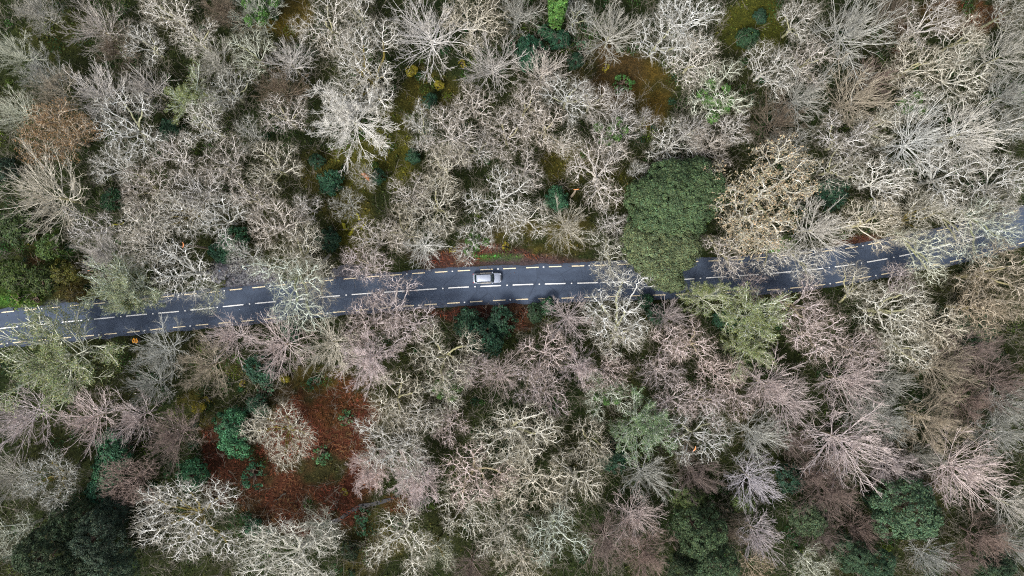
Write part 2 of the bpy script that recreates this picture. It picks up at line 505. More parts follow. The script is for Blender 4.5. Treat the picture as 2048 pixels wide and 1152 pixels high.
tag(link('edge_line_marking', dashes('edge_line', yb, bstart, 25 * px, .15, YEL, .027)), 'broken yellow line along the lower edge of the road', 'road marking', kind='structure')

# ------------------------------------------------------------------ ground: one sheet, patchy by what grows on it
ZONES = [  # x, y, rx, ry (photo pixels), base colour
    (640, 900, 105, 130, (.085, .030, .017)), (610, 1010, 110, 60, (.075, .030, .017)), (690, 800, 60, 60, (.10, .045, .018)), (640, 760, 50, 25, (.08, .06, .015)), (470, 950, 60, 60, (.065,.030,.016)), (430, 910, 35, 60, (.065,.028,.016)), (720, 900, 30, 90, (.09, .030, .018)),
    (1020, 520, 180, 20, (.075, .042, .036)), (930, 505, 60, 22, (.09, .042, .033)), (1000, 513, 45, 5, (.06, .17, .03)), (1070, 527, 110, 10, (.075, .055, .058)), (960, 622, 120, 18, (.07, .034, .025)), (1010, 640, 60, 22, (.06, .032, .018)),
    (790, 290, 50, 95, (.075, .075, .012)), (650, 345, 55, 50, (.06, .055, .014)), (730, 330, 60, 60, (.07, .07, .014)), (700, 430, 60, 45, (.06, .055, .014)), (860, 190, 55, 45, (.06, .055, .012)), (1290, 190, 70, 70, (.08, .055, .012)), (1210, 150, 80, 60, (.06, .04, .015)), (1130, 340, 45, 50, (.06, .055, .012)), (1500, 50, 75, 60, (.055, .06, .010)), (1230, 380, 30, 40, (.06, .06, .012)), (1060, 470, 120, 28, (.07, .06, .015)), (720, 470, 45, 35, (.07, .07, .012)),
    (60, 560, 110, 50, (.035, .062, .013)), (150, 580, 60, 40, (.055, .05, .016)), (60, 500, 60, 40, (.04, .042, .012)), (30, 605, 40, 12, (.05, .12, .02)), (110, 500, 50, 40, (.045, .065, .015)),
    (1930, 20, 90, 35, (.085, .04, .016)), (1790, 80, 30, 40, (.10, .04, .022)), (1890, 30, 50, 20, (.06, .045, .012)), (100, 60, 60, 60, (.04, .045, .012)), (590, 30, 40, 50, (.08, .06, .014)), (560, 55, 40, 22, (.10, .075, .012)),
    (1730, 480, 70, 10, (.09, .04, .03)), (1560, 490, 22, 12, (.07, .15, .02)), (480, 545, 60, 24, (.11, .11, .125)), (690, 545, 30, 14, (.10, .10, .115)), (140, 607, 50, 5, (.05, .055, .07)),
    (400, 820, 45, 40, (.055, .05, .012)), (780, 1060, 60, 40, (.06, .055, .014)), (720, 1100, 40, 60, (.045, .042, .013)), (800, 1010, 40, 20, (.08, .045, .015)), (1840, 1060, 60, 60, (.03, .035, .010)), (1830, 960, 60, 40, (.04, .035, .015)), (460, 740, 60, 20, (.05, .05, .016)),
]
def zone_colour(X, Y):
    qx = X / px + 1024; qy = 576 - Y / px
    n = fbm(X, Y, 11, 9.0)[..., None]; n2_ = fbm(X, Y, 31, 2.2)[..., None]
    c = np.array([.013, .028, .008]) * (1 - n) + np.array([.034, .034, .012]) * n
    c = c * (.7 + .6 * n2_)
    pat = fbm(X, Y, 61, 4.0, 5)[..., None]
    wx = (fbm(X, Y, 51, 5, 5) - .5) * 90; wy = (fbm(X, Y, 71, 5, 5) - .5) * 90
    for x, y, rx, ry, col in ZONES:
        jit = min(1, min(rx, ry) / 30)
        d = np.sqrt(((qx + wx * jit - x) / rx) ** 2 + ((qy + wy * jit - y) / ry) ** 2)
        f = np.clip((1.18 - d) / .36, 0, 1)[..., None]
        f = f * np.clip(1.25 - 1.5 * np.clip(pat - .5, 0, 1) * 4 * (min(rx, ry) > 24), .12, 1)
        c = c * (1 - f) + np.array(col) * (.75 + .5 * n2_) * f
    return c
def ground_z(X, Y):
    off = np.maximum(np.maximum(Y - yt(X), yb(X) - Y), 0)
    k = np.clip((off - 1.2) / 5, 0, 1)
    return (fbm(X, Y, 5, 14, 3) - .45) * 1.1 * k - .012
gx = np.concatenate([np.linspace(-1500, -130, 16), np.arange(-118, 118.1, .8), np.linspace(130, 1500, 16)])
gy = np.concatenate([np.linspace(-1500, -95, 16), np.arange(-84, 84.1, .8), np.linspace(95, 1500, 16)])
GX, GY = np.meshgrid(gx, gy)
GZ = ground_z(GX, GY)
GC = np.concatenate([zone_colour(GX, GY), np.ones(GX.shape + (1,))], 2)
nxg, nyg = len(gx), len(gy)
i = (np.arange(nyg - 1)[:, None] * nxg + np.arange(nxg - 1)[None]).ravel()
GM, nt, b = mat_new('forest_floor', .95, .1)
at = nd(nt, 'ShaderNodeAttribute', attribute_name='tint')
n1 = noise(nt, 1.6, 6, rough=.7); n2 = noise(nt, 7, 5, rough=.7)
c = mixc(nt, 1.0, at.outputs['Color'], ramp(nt, n1, [(.3, (.45, .5, .45)), (.55, (1, 1, 1)), (.75, (1.6, 1.45, 1.1))]), 'MULTIPLY')
c = mixc(nt, 1.0, c, ramp(nt, n2, [(.3, (.5, .55, .5)), (.5, (1, 1, 1)), (.72, (1.7, 1.5, 1.3))]), 'MULTIPLY')
nt.links.new(c, b.inputs['Base Color'])
bmp = nd(nt, 'ShaderNodeBump'); bmp.inputs['Distance'].default_value = .25
nt.links.new(n2, bmp.inputs['Height']); nt.links.new(bmp.outputs[0], b.inputs['Normal'])
ground = link('ground', mesh_from('ground', np.stack([GX, GY, GZ], 2).reshape(-1, 3), np.stack([i, i + 1, i + nxg + 1, i + nxg], 1), GM, cattr=GC.reshape(-1, 4)))
tag(ground, 'dark mossy and leaf-strewn woodland floor on both sides of the road', 'ground', kind='structure')

def offroad(X, Y, gap): return (Y > yt(X) + gap) | (Y < yb(X) - gap)
# ------------------------------------------------------------------ low cover nobody could count
rng = np.random.default_rng(8)
def scatter(n, gap=.7):
    X = rng.uniform(-92, 92, n); Y = rng.uniform(-54, 54, n)
    k = offroad(X, Y, gap); return X[k], Y[k]
def cover(name, X, Y, zlo, zhi, size, label, cat, boost=1.0, aspect=.5, spread=.8, hue=.14, lo=.5, hi=1.7):
    C0 = zone_colour(X, Y) * boost
    P = np.stack([X, Y, ground_z(X, Y) + rng.uniform(zlo, zhi, len(X))], 1)
    V, Fq, C = leaf_quads(P, np.tile([0, 0, 1.0], (len(X), 1)), size, rng, aspect, spread, lo=lo, hi=hi, hue=hue)
    C[:, :3] *= np.repeat(C0, 4, 0)
    o = link(name, mesh_from(name, V, Fq, COVER, False, cattr=np.clip(C, 0, 1)))
    return tag(o, label, cat, kind='stuff')
X, Y = scatter(110000)
cover('leaf_litter', X, Y, .02, .22, .13, 'fallen leaves, moss and low plants covering the woodland floor', 'ground cover')
# bracken only where the floor is red
X, Y = scatter(150000, .9); C0 = zone_colour(X, Y); red = (C0[:, 0] > 1.75 * C0[:, 1]) & (C0[:, 0] > .04)
X, Y = X[red], Y[red]
T = Twigs()
nb = len(X); P0 = np.stack([X, Y, ground_z(X, Y) + rng.uniform(.05, .5, nb)], 1)
ang = rng.uniform(0, 6.283, nb); dv = np.stack([np.cos(ang), np.sin(ang), rng.normal(0, .3, nb)], 1)
V, Fq, C = leaf_quads(P0, np.tile([0, 0, 1.0], (nb, 1)), .34, rng, .14, .45, lo=.5, hi=1.8, hue=.12)
brn = np.clip((fbm(X, Y, 47, 4, 4) - .42) * 5, 0, 1)[:, None]
C[:, :3] *= np.repeat((np.array([.115, .036, .022])[None] * (1 - brn) + np.array([.085, .050, .022])[None] * brn) * (.5 + fbm(X, Y, 41, 2.5, 5))[:, None], 4, 0)
tag(link('bracken', mesh_from('bracken', V, Fq, COVER, False, cattr=np.clip(C, 0, 1))), 'dead red-brown bracken fronds lying over the clearing and verges', 'bracken', kind='stuff')
# green tufts: moss cushions and grass
X, Y = scatter(46000, .8); C0 = zone_colour(X, Y); gr = (C0[:, 1] > C0[:, 0] * .9) & (C0[:, 1] > .03)
X, Y = X[gr], Y[gr]
cover('moss', X, Y, .05, .35, .2, 'olive moss and grass tufts in the clearings', 'moss', 1.25, .6, .6, lo=.5, hi=1.9)
# knee-high evergreen undergrowth (holly, fern, ivy) under the trees
X, Y = scatter(1500, 2.0); zc0 = zone_colour(X, Y); kk = (fbm(X, Y, 23, 10) > .42) & (zc0[:, 0] < 1.4 * zc0[:, 1]); X, Y = X[kk], Y[kk]
nq = len(X); per = 90
rad_ = rng.uniform(.5, 1.5, nq)
aa = rng.uniform(0, 6.283, (nq, per)); qq = np.sqrt(rng.uniform(0, 1, (nq, per))); 
PX = X[:, None] + np.cos(aa) * qq * rad_[:, None]; PY = Y[:, None] + np.sin(aa) * qq * rad_[:, None]
PZ = ground_z(PX, PY) + rad_[:, None] * .9 * np.sqrt(1 - qq ** 2) * rng.uniform(.5, 1.1, (nq, per)) + .05
Nn = np.stack([np.cos(aa) * qq, np.sin(aa) * qq, .8 + 0 * aa], 2).reshape(-1, 3)
PP_ = np.stack([PX, PY, PZ], 2).reshape(-1, 3)
V, Fq, C = leaf_quads(PP_, Nn, .12, rng, .5, .5, lo=.6, hi=1.5, hue=.08)
pal = np.array([(.024, .066, .024), (.034, .085, .02), (.055, .085, .018), (.02, .055, .03), (.085, .12, .018)])[rng.choice(5, nq, p=[.35, .25, .2, .15, .05])]
C[:, :3] *= np.repeat(np.repeat(pal, per, 0), 4, 0)
tag(link('undergrowth', mesh_from('undergrowth', V, Fq, COVER, False, cattr=np.clip(C, 0, 1))), 'patchy dark green evergreen undergrowth beneath the bare trees', 'undergrowth', kind='stuff')
# leaves blown onto the edges of the asphalt
nl = 2600; X = rng.uniform(-92, 92, nl); up = rng.random(nl) < .55
off = np.abs(rng.normal(0, .45, nl)); Y = np.where(up, yt(X) + .55 - off, yb(X) - .6 + off)
dens = fbm(X, Y * 0, 15, 5) > .42; X, Y = X[dens], Y[dens]
V, Fq, C = leaf_quads(np.stack([X, Y, np.full(len(X), .045)], 1), np.tile([0, 0, 1.0], (len(X), 1)), .075, rng, .6, .25, lo=.5, hi=1.6, hue=.15)
C[:, :3] *= np.array([.085, .055, .045])
tag(link('blown_leaves', mesh_from('blown_leaves', V, Fq, COVER, False, cattr=np.clip(C, 0, 1))), 'brown leaves blown along both edges of the asphalt', 'leaves', kind='stuff')
# brushwood: thin saplings and brambles between the trees
nb = 15000
X, Y = scatter(nb, 1.6); nb = len(X)
zc0 = zone_colour(X, Y); keep = (fbm(X, Y, 91, 12) > .36) & ((zc0.max(1) < .05) | ((zc0[:, 0] > 1.6 * zc0[:, 1]) & (rng.random(nb) < .35))); X, Y = X[keep], Y[keep]; nb = len(X)
T = Twigs()
S = np.stack([X, Y, ground_z(X, Y)], 1)
D_ = rng.normal(0, .5, (nb, 3)); D_[:, 2] = 1; D_ /= np.linalg.norm(D_, axis=1, keepdims=True)
ln = rng.uniform(1.2, 5.5, nb)
P1 = grow(S, D_, ln, 4, .16, 0, rng); T.poly(P1, np.full(nb, .026), np.full(nb, .012))
s, d, _, t_, p_ = kids(P1, np.full(nb, .02), np.full(nb, .01), 7, .25, 1, .4, 1.0, rng)
P2 = grow(s, d, ln[p_] * rng.uniform(.2, .45, len(s)), 3, .2, .03, rng); T.poly(P2, np.full(len(s), .014), np.full(len(s), .008))
a, b_, ra, rb = T.arrays()
bw = link('brushwood', prism_mesh('brushwood', a, b_, ra, rb, BARK, 3))
bw.color = (.34, .31, .26, .4)
tag(bw, 'thin brown saplings and brambles filling the gaps under the trees', 'brushwood', kind='stuff')

# stony lay-by
def flat_patch(name, x, y, rx, ry, z, mat, seed, n=60):
    cx, cy = w(x, y); a = np.linspace(0, 2 * math.pi, n, endpoint=False)
    q = .8 + .35 * fbm(np.cos(a) * 3 + 20, np.sin(a) * 3, seed, 1.6)
    X = cx + np.cos(a) * rx * px * q; Y = cy + np.sin(a) * ry * px * q
    Y = np.maximum(Y, yt(X) + .42) if cy > yc(cx) else Y
    V = [(cx, max(cy, yt(cx) + .8), z)] + list(zip(X, Y, np.full(n, z)))
    Fq = [(0, 1 + k, 1 + (k + 1) % n) for k in range(n)]
    return mesh_from(name, np.array(V), np.array(Fq), mat)
GRAV, nt, b = mat_new('grey_gravel', .9, .2)
tc = nd(nt, 'ShaderNodeTexCoord'); vo = nd(nt, 'ShaderNodeTexVoronoi'); vo.inputs['Scale'].default_value = 3.2
nt.links.new(tc.outputs['Object'], vo.inputs['Vector'])
g = mixc(nt, .5, ramp(nt, vo.outputs['Distance'], [(.1, (.17, .17, .19)), (.6, (.04, .04, .045))]), ramp(nt, noise(nt, 1.2, 5), [(.35, (.05, .05, .06)), (.65, (.16, .16, .185))]))
nt.links.new(g, b.inputs['Base Color'])
for x, y, rx, ry, lab in ((490, 553, 70, 26, 'stony grey lay-by beside the upper road edge'), (700, 546, 40, 18, 'small stony grey patch on the upper verge by the overhanging tree')):
    tag(link('gravel_patch', flat_patch('gravel_patch', x, y, rx, ry, .03, GRAV, x)), lab, 'gravel', kind='structure')
def rock_mesh(seed, r=1.0):
    bm = bmesh.new(); bmesh.ops.create_icosphere(bm, subdivisions=2, radius=r)
    rr = random.Random(seed); off = Vector((rr.uniform(0, 50), rr.uniform(0, 50), 0))
    from mathutils import noise as mn
    for v in bm.verts:
        v.co *= .8 + .5 * mn.noise(v.co * 1.3 / r + off)
        v.co.z *= .6
    me = bpy.data.meshes.new('rock'); bm.to_mesh(me); bm.free(); me.materials.append(ROCK); return me
ROCK = plain('lichened_stone', (.2, .2, .21), .9, .2, var=.5, scale=4)
# loose stones of the lay-by as one mass
Vs, Fs, kf = [], [], 0
bm0 = bmesh.new(); bmesh.ops.create_icosphere(bm0, subdivisions=1, radius=1)
v0 = np.array([v.co for v in bm0.verts]); f0 = np.array([[v.index for v in f.verts] for f in bm0.faces]); bm0.free()
for k in range(420):
    x = rng.normal(490, 32); y = rng.normal(552, 9); p = w(x, y)
    if p[1] < yt(p[0]) + .7: continue
    s = rng.uniform(.06, .24)
    Vs.append(v0 * s * rng.uniform(.7, 1.3, v0.shape) + np.array([p[0], p[1], .06])); Fs.append(f0 + kf); kf += len(v0)
tag(link('rubble', mesh_from('rubble', np.concatenate(Vs), np.concatenate(Fs), ROCK, False)), 'loose grey stones strewn over the lay-by', 'stones', kind='stuff')

# stream in the bracken clearing
SP = np.array([w(*p) for p in [(640, 1050), (680, 1038), (700, 1022), (722, 1012), (750, 1007), (782, 998), (800, 992)]])
tt = np.linspace(0, 1, 40); sx = np.interp(tt, np.linspace(0, 1, len(SP)), SP[:, 0]); sy = np.interp(tt, np.linspace(0, 1, len(SP)), SP[:, 1])
wd = .10 + .35 * fbm(tt * 40, tt * 0, 4, 5)
dx, dy = np.gradient(sx), np.gradient(sy); L = np.hypot(dx, dy)
zz = ground_z(sx, sy).max() + .10
ZS = np.array([ground_z(sx + o, sy).tolist() for o in (-.6, 0, .6)]).max(0) + .07
V = np.concatenate([np.stack([sx - dy / L * wd, sy + dx / L * wd, ZS], 1), np.stack([sx + dy / L * wd, sy - dx / L * wd, ZS], 1)])
k = np.arange(39)
WAT, nt, b = mat_new('dark_water', .12, .5)
nt.links.new(ramp(nt, noise(nt, 2.5, 3), [(.35, (.004, .005, .007)), (.7, (.012, .013, .017))]), b.inputs['Base Color'])
tag(link('stream', mesh_from('stream', V, np.stack([k + 40, k + 41, k + 1, k], 1), WAT)), 'narrow dark stream winding out of the red bracken', 'stream', kind='structure')
# ------------------------------------------------------------------ silver car on the upper lane
def grid_mesh(name, rows, mat, smooth=True, close=False):
    R_ = np.array(rows, float); n, k, _ = R_.shape
    kk = k if close else k - 1
    i = (np.arange(n - 1)[:, None] * k + np.arange(kk)[None]).ravel()
    c = (np.tile(np.arange(kk), n - 1) + 1) % k; r0 = np.repeat(np.arange(n - 1), kk) * k
    Fq = np.stack([i, i + k, r0 + k + c, r0 + c], 1)
    return mesh_from(name, R_.reshape(-1, 3), Fq, mat, smooth)
def box(bm, x0, x1, y0, y1, z0, z1, bev=.02):
    r = bmesh.ops.create_cube(bm, size=1)
    for v in r['verts']:
        v.co = Vector((x0 + (v.co.x + .5) * (x1 - x0), y0 + (v.co.y + .5) * (y1 - y0), z0 + (v.co.z + .5) * (z1 - z0)))
    if bev: bmesh.ops.bevel(bm, geom=list({e for v in r['verts'] for e in v.link_edges}), offset=bev, segments=2, affect='EDGES')
def bm_obj(name, bm, mat, parent=None, smooth=False):
    me = bpy.data.meshes.new(name); bm.to_mesh(me); bm.free(); me.materials.append(mat)
    if smooth: me.polygons.foreach_set('use_smooth', [True] * len(me.polygons))
    return link(name, me, parent)
SILV, nt, b = mat_new('silver_paint', .32, .5)
b.inputs['Base Color'].default_value = (.40, .44, .52, 1); b.inputs['Metallic'].default_value = .55; b.inputs['Coat Weight'].default_value = .6
GLASS, nt, b = mat_new('dark_glass', .05, .6); b.inputs['Base Color'].default_value = (.012, .025, .032, 1); b.inputs['Coat Weight'].default_value = 1
TYRE = plain('tyre_rubber', (.02, .02, .02), .85, .3); RIM = plain('alloy_rim', (.5, .5, .52), .35, .5, .8)
SHOULDER_LIT = plain('sunlit_shoulder_tone', (.72, .66, .56), .3, .5, .2); BLK = plain('black_plastic', (.02, .021, .023), .6, .4)  # the cream tone carries the light on the car's door shoulders
LAMP, nt, b = mat_new('lamp_glass', .1, .6); b.inputs['Base Color'].default_value = (.7, .73, .78, 1); b.inputs['Coat Weight'].default_value = 1
REDL = plain('red_lamp', (.35, .02, .02), .2, .5)
cx, cy = w(974.5, 556.3)
car = link('silver_car', None, loc=(cx, cy, .022)); car.rotation_euler = (0, 0, math.radians(1.4)); car.scale = (.985, .93, .96)
tag(car, 'silver hatchback car driving along the upper lane of the road', 'car')
def body_section(x, hw, zt, zs, crown):
    """half profile from the sill over the shoulder to the middle, mirrored"""
    pr = [(hw * .90, .24), (hw * .985, .34), (hw, .52), (hw * .995, .70), (hw * .965, zs - .03), (hw * .90, zs + .01), (hw * .6, zt - crown * .3), (hw * .3, zt - crown * .06), (0, zt)]
    return [(x, -y, z) for y, z in pr] + [(x, y, z) for y, z in pr[-2::-1]]
st = [(-2.27, .60, .66, .62), (-2.24, .74, .80, .74), (-2.14, .82, .92, .84), (-1.95, .86, .97, .90), (-1.5, .885, .97, .93), (-.9, .895, .96, .93), (0, .90, .95, .92), (.8, .895, .955, .91), (1.05, .89, .97, .89), (1.35, .88, .93, .86), (1.75, .855, .86, .80), (2.02, .80, .77, .72), (2.18, .70, .68, .62), (2.26, .55, .56, .50)]
body = link('body', grid_mesh('body', [body_section(x, hw, zt, zs, .10) for x, hw, zt, zs in st], SILV), car)
bm = bmesh.new(); box(bm, -2.28, -2.17, -.72, .72, .27, .56, .04); bm_obj('bumper', bm, SILV, body)
bm = bmesh.new(); box(bm, 2.10, 2.27, -.66, .66, .26, .48, .05); bm_obj('bumper', bm, SILV, body)
bm = bmesh.new(); box(bm, 2.17, 2.275, -.42, .42, .49, .60, .015); bm_obj('grille', bm, BLK, body)
bm = bmesh.new(); box(bm, -1.98, 2.0, -.80, .80, .17, .26, .02); bm_obj('underbody', bm, BLK, body)
# bonnet sits 3 mm proud, with a dark shut line round it
hood = []
for x, hw, z in ((1.10, .74, .965), (1.3, .735, .942), (1.55, .72, .905), (1.80, .69, .855), (1.98, .63, .795), (2.06, .56, .765)):
    hood.append([(x, y * hw, z + .018 - .09 * abs(y) ** 2.4) for y in np.linspace(-1, 1, 9)])
link('bonnet', grid_mesh('bonnet', hood, SILV), car)
seam = []
for x, hw, z in ((1.06, .775, .968), (1.3, .76, .94), (1.55, .745, .90), (1.80, .715, .850), (1.98, .655, .792), (2.10, .59, .745)):
    seam.append([(x, y * hw, z + .008 - .09 * abs(y) ** 2.4) for y in np.linspace(-1, 1, 9)])
link('shut_line', grid_mesh('shut_line', seam, BLK), body)
# cabin: roof, glass, pillars
def strip(name, a, b_, n, mat, parent, bulge=0.0):
    a = np.array(a, float); b_ = np.array(b_, float); t = np.linspace(0, 1, n)[:, None, None]
    g = a[None] * (1 - t) + b_[None] * t
    g[..., 2] += bulge * np.sin(np.pi * t[..., 0])
    return link(name, grid_mesh(name, g, mat), parent)
yy = np.linspace(-1, 1, 9)
arc = lambda x, hw, z, c=.05, bow=0.0: [(x + bow * (1 - y * y), y * hw, z - c * y * y) for y in yy]
roof = [arc(-1.52, .555, 1.40, .05), arc(-1.35, .575, 1.445, .05), arc(-.9, .59, 1.475, .05), arc(-.3, .60, 1.485, .05), arc(.2, .59, 1.47, .05, .02), arc(.52, .57, 1.43, .05, .05)]
rf = link('roof', grid_mesh('roof', roof, SILV), car)
strip('windscreen', arc(.53, .568, 1.425, .05, .05), arc(1.08, .73, .975, .07, .10), 6, GLASS, car, .03)
strip('rear_window', arc(-1.53, .555, 1.395, .05), arc(-1.95, .68, 1.005, .06, -.05), 6, GLASS, car, .03)
for s in (-1, 1):
    up = [(-1.50, s * .575, 1.36), (-.9, s * .612, 1.415), (-.3, s * .62, 1.425), (.2, s * .612, 1.41), (.50, s * .59, 1.37)]
    lo = [(-1.88, s * .76, .99), (-1.0, s * .80, .965), (-.3, s * .805, .955), (.4, s * .80, .96), (.98, s * .775, .975)]
    strip('side_window', up, lo, 4, GLASS, car)
    for nm, (p, q) in (('pillar', ((-1.52, .565, 1.385), (-1.93, .73, .99))), ('pillar', ((.52, .575, 1.385), (1.04, .755, .975))), ('pillar', ((-.32, .625, 1.425), (-.36, .812, .955)))):
        a_ = np.array([[p[0], s * p[1], p[2]]]); b_ = np.array([[q[0], s * q[1], q[2]]])
        link(nm, prism_mesh(nm, a_, b_, np.array([.038]), np.array([.05]), SILV, 6), car)
    bm = bmesh.new(); box(bm, -1.05, .62, min(s * .80, s * .885), max(s * .80, s * .885), .945, .975, .01); bm_obj('sunlit_shoulder', bm, SHOULDER_LIT, car)  # added pale strip, paints the sunlit door shoulder in colour
    bm = bmesh.new(); box(bm, .78, .96, min(s * .84, s * 1.02), max(s * .84, s * 1.02), .95, 1.07, .03); bm_obj('wing_mirror', bm, SILV, car)
    bm = bmesh.new(); box(bm, -1.30, .30, s * .545 - .015, s * .545 + .015, 1.455, 1.485, .008); bm_obj('roof_rail', bm, BLK, rf)
    hl = [[(2.02, s * .50, .775), (2.02, s * .76, .72)], [(2.14, s * .48, .725), (2.12, s * .72, .66)], [(2.225, s * .46, .64), (2.18, s * .67, .58)]]
    link('headlight', grid_mesh('headlight', np.array(hl) + np.array([.012, 0, .02]), LAMP), car)
    bm = bmesh.new(); box(bm, -2.26, -2.10, min(s * .62, s * .80), max(s * .62, s * .80), .70, .86, .03); bm_obj('tail_light', bm, REDL, car)
    for x in (-.36, .62):
        dr = [[(x - .02 if x > 0 else x + .0, s * .908, z) for z in (.34, .9)], [(x + .012, s * .908, z) for z in (.34, .9)]]
        link('door_seam', grid_mesh('door_seam', dr, BLK), body)
    for x in (-1.38, 1.36):
        bm = bmesh.new()
        bmesh.ops.create_cone(bm, cap_ends=True, segments=28, radius1=.32, radius2=.32, depth=.2, matrix=Matrix.Translation((x, s * .80, .32)) @ Matrix.Rotation(math.pi / 2, 4, 'X'))
        bmesh.ops.bevel(bm, geom=[e for e in bm.edges if e.calc_face_angle(0) > .8], offset=.03, segments=2, affect='EDGES')
        ty = bm_obj('wheel', bm, TYRE, car, True)
        bm = bmesh.new()
        bmesh.ops.create_cone(bm, cap_ends=True, segments=20, radius1=.2, radius2=.17, depth=.03, matrix=Matrix.Translation((x, s * .915, .32)) @ Matrix.Rotation(-s * math.pi / 2, 4, 'X'))
        bm_obj('rim', bm, RIM, ty)
for y0 in (-.45, .12):
    bm = bmesh.new(); box(bm, 1.02, 1.045, y0, y0 + .5, 1.035, 1.05, .004); bm_obj('wiper', bm, BLK, car)
bm = bmesh.new(); box(bm, -1.66, -1.46, -.5, .5, 1.385, 1.415, .012); bm_obj('spoiler', bm, SILV, rf)

# ------------------------------------------------------------------ road studs between the dashes
STUD = plain('stud_reflector', (.8, .8, .78), .3, .6); STUDB = plain('stud_base', (.5, .5, .5), .6, .3)
bm = bmesh.new(); box(bm, -.11, .11, -.09, .09, 0, .02, .008); st_me = bpy.data.meshes.new('stud'); bm.to_mesh(st_me); bm.free(); st_me.materials.append(STUD)
def stud(x, fy, lab, grp):
    X = w(x, 0)[0]; o = link('road_stud', st_me, loc=(X, float(fy(X)), .024))
    tag(o, lab, 'road stud', grp)
for k in range(-15, 17):
    stud(961 + 64.4 * k - 11, yc, 'small white reflective stud in the gap between two centre line dashes', 'studs along the white centre line')
for k in range(-20, 23, 2):
    stud(961 + 45.6 * k + 35, yt, 'small reflective stud between yellow dashes of the upper road edge', 'studs along the upper yellow line')
    stud(940 + 45.7 * k - 11, yb, 'small reflective stud between yellow dashes of the lower road edge', 'studs along the lower yellow line')

# ------------------------------------------------------------------ tree prototypes (mesh pairs), crown radius and height noted
RNG = np.random.default_rng(77)
PROTO = {}
def proto(kind, T, R, H, off, cut, zc=.72, leaves=None):
    tr, cr = split_meshes(T, kind, cut)
    pts = T.arrays()[1]; pts = pts[pts[:, 2] > .4 * H]
    if off:                                         # true middle and spread of the grown crown
        off = float((np.percentile(pts[:, 1], 4) + np.percentile(pts[:, 1], 96)) / 2)
    R = float(np.percentile(np.hypot(pts[:, 0], pts[:, 1] - off), 93))
    PROTO.setdefault(kind, []).append(dict(trunk=tr, crown=cr, R=R, H=H, off=off, zc=zc, leaves=leaves))
oak_tips = []
for sd in range(1, 10):
    T, tips = oak_twigs(sd, gnarl=(.38, .46, .42, .5, .36, .44, .4, .52, .34)[sd - 1], nlobe=(8, 9, 7, 10, 8, 9, 6, 8, 11)[sd - 1])
    proto('oak', T, 6, 11, 0, .13)
    if sd in (2, 4): oak_tips.append((T, tips))
for sd in (11, 12):
    T, tips = oak_twigs(sd, lean=5.2); proto('oak_lean', T, 6, 11, 5.2, .13)
for sd in (21, 22, 23, 24):
    T, tips = fan_twigs(sd); proto('fan', T, 5.5, 9.5, 0, .10)
T, tips = fan_twigs(25, lean=5.0); proto('fan_lean', T, 5.5, 9.5, 4.2, .10)
for sd in (31, 32, 33):
    T, tips = fan_twigs(sd, H=9, n1=28, n2=10, n3=7, n4=3, tip=.015, wig=.13); proto('fuz', T, 5.5, 9, 0, .10)
for sd in (41, 42):
    T, tips = fan_twigs(sd, R=5.5, H=9.5, n1=34, n2=13, n3=7, n4=3, tip=.017, elo=12, wig=.12, base=.4); proto('fuzw', T, 5.5, 9.5, 0, .10)
# mossy trees: stout limbs stay apart as the mossy trunk
for sd, nl, na in ((51, 9, 2200), (52, 12, 2000)):
    T, tips = oak_twigs(sd, R=7.5, H=12, nlobe=nl, nattr=na, gnarl=.36, tip=.033, kill=.5); proto('moss', T, 7.5, 12, 0, .12)
# trees that hold dead leaves
for T, tips in oak_tips:
    P = tips[RNG.integers(0, len(tips), 6000)] + RNG.normal(0, .12, (6000, 3))
    lm = leaf_mesh('dry_leaves', P, np.tile([0, 0, 1.0], (len(P), 1)), .085, RNG, spread=1.2)
    proto('lea', T, 6, 11, 0, .13, leaves=lm)
# lichen-hung trees: pale limbs in a haze of yellow-green tufts
for sd, ln_ in ((61, 0.0), (62, 0.0), (63, 5.0)):
    T, tips = fan_twigs(sd, R=5.8, H=11, n1=24, n2=9, n3=6, tip=.034, elo=15, ehi=75, base=.3, wig=.2, lean=ln_)
    P = tips[RNG.integers(0, len(tips), 14000)] + RNG.normal(0, .16, (14000, 3))
    lm = leaf_mesh('lichen', P, np.tile([0, 0, 1.0], (len(P), 1)), .13, RNG, spread=1.3, aspect=.22, lo=.6, hi=1.5)
    proto('lic' if not ln_ else 'lic_lean', T, 5.8, 11, 4.2 if ln_ else 0, .10, leaves=lm)
# ivy for ivied crowns
def ivy_mesh(seed):
    r = np.random.default_rng(seed); cen = [(0, 0, 3.5), (.3, .4, 6)]; rad = [(.9, .9, 3), (1.3, 1.1, 1.6)]
    for k in range(7):
        a = k * 2.4; q = r.uniform(1.2, 3.6); cen.append((math.cos(a) * q, math.sin(a) * q, r.uniform(6, 8.6))); rad.append((r.uniform(.5, 1.1), r.uniform(.5, 1.1), r.uniform(.5, 1)))
    P, N, t = clump_points(cen, rad, 420, 16, .3, r)
    return leaf_mesh('ivy', P, N, .12, r, tint=t)
IVY = ivy_mesh(3)

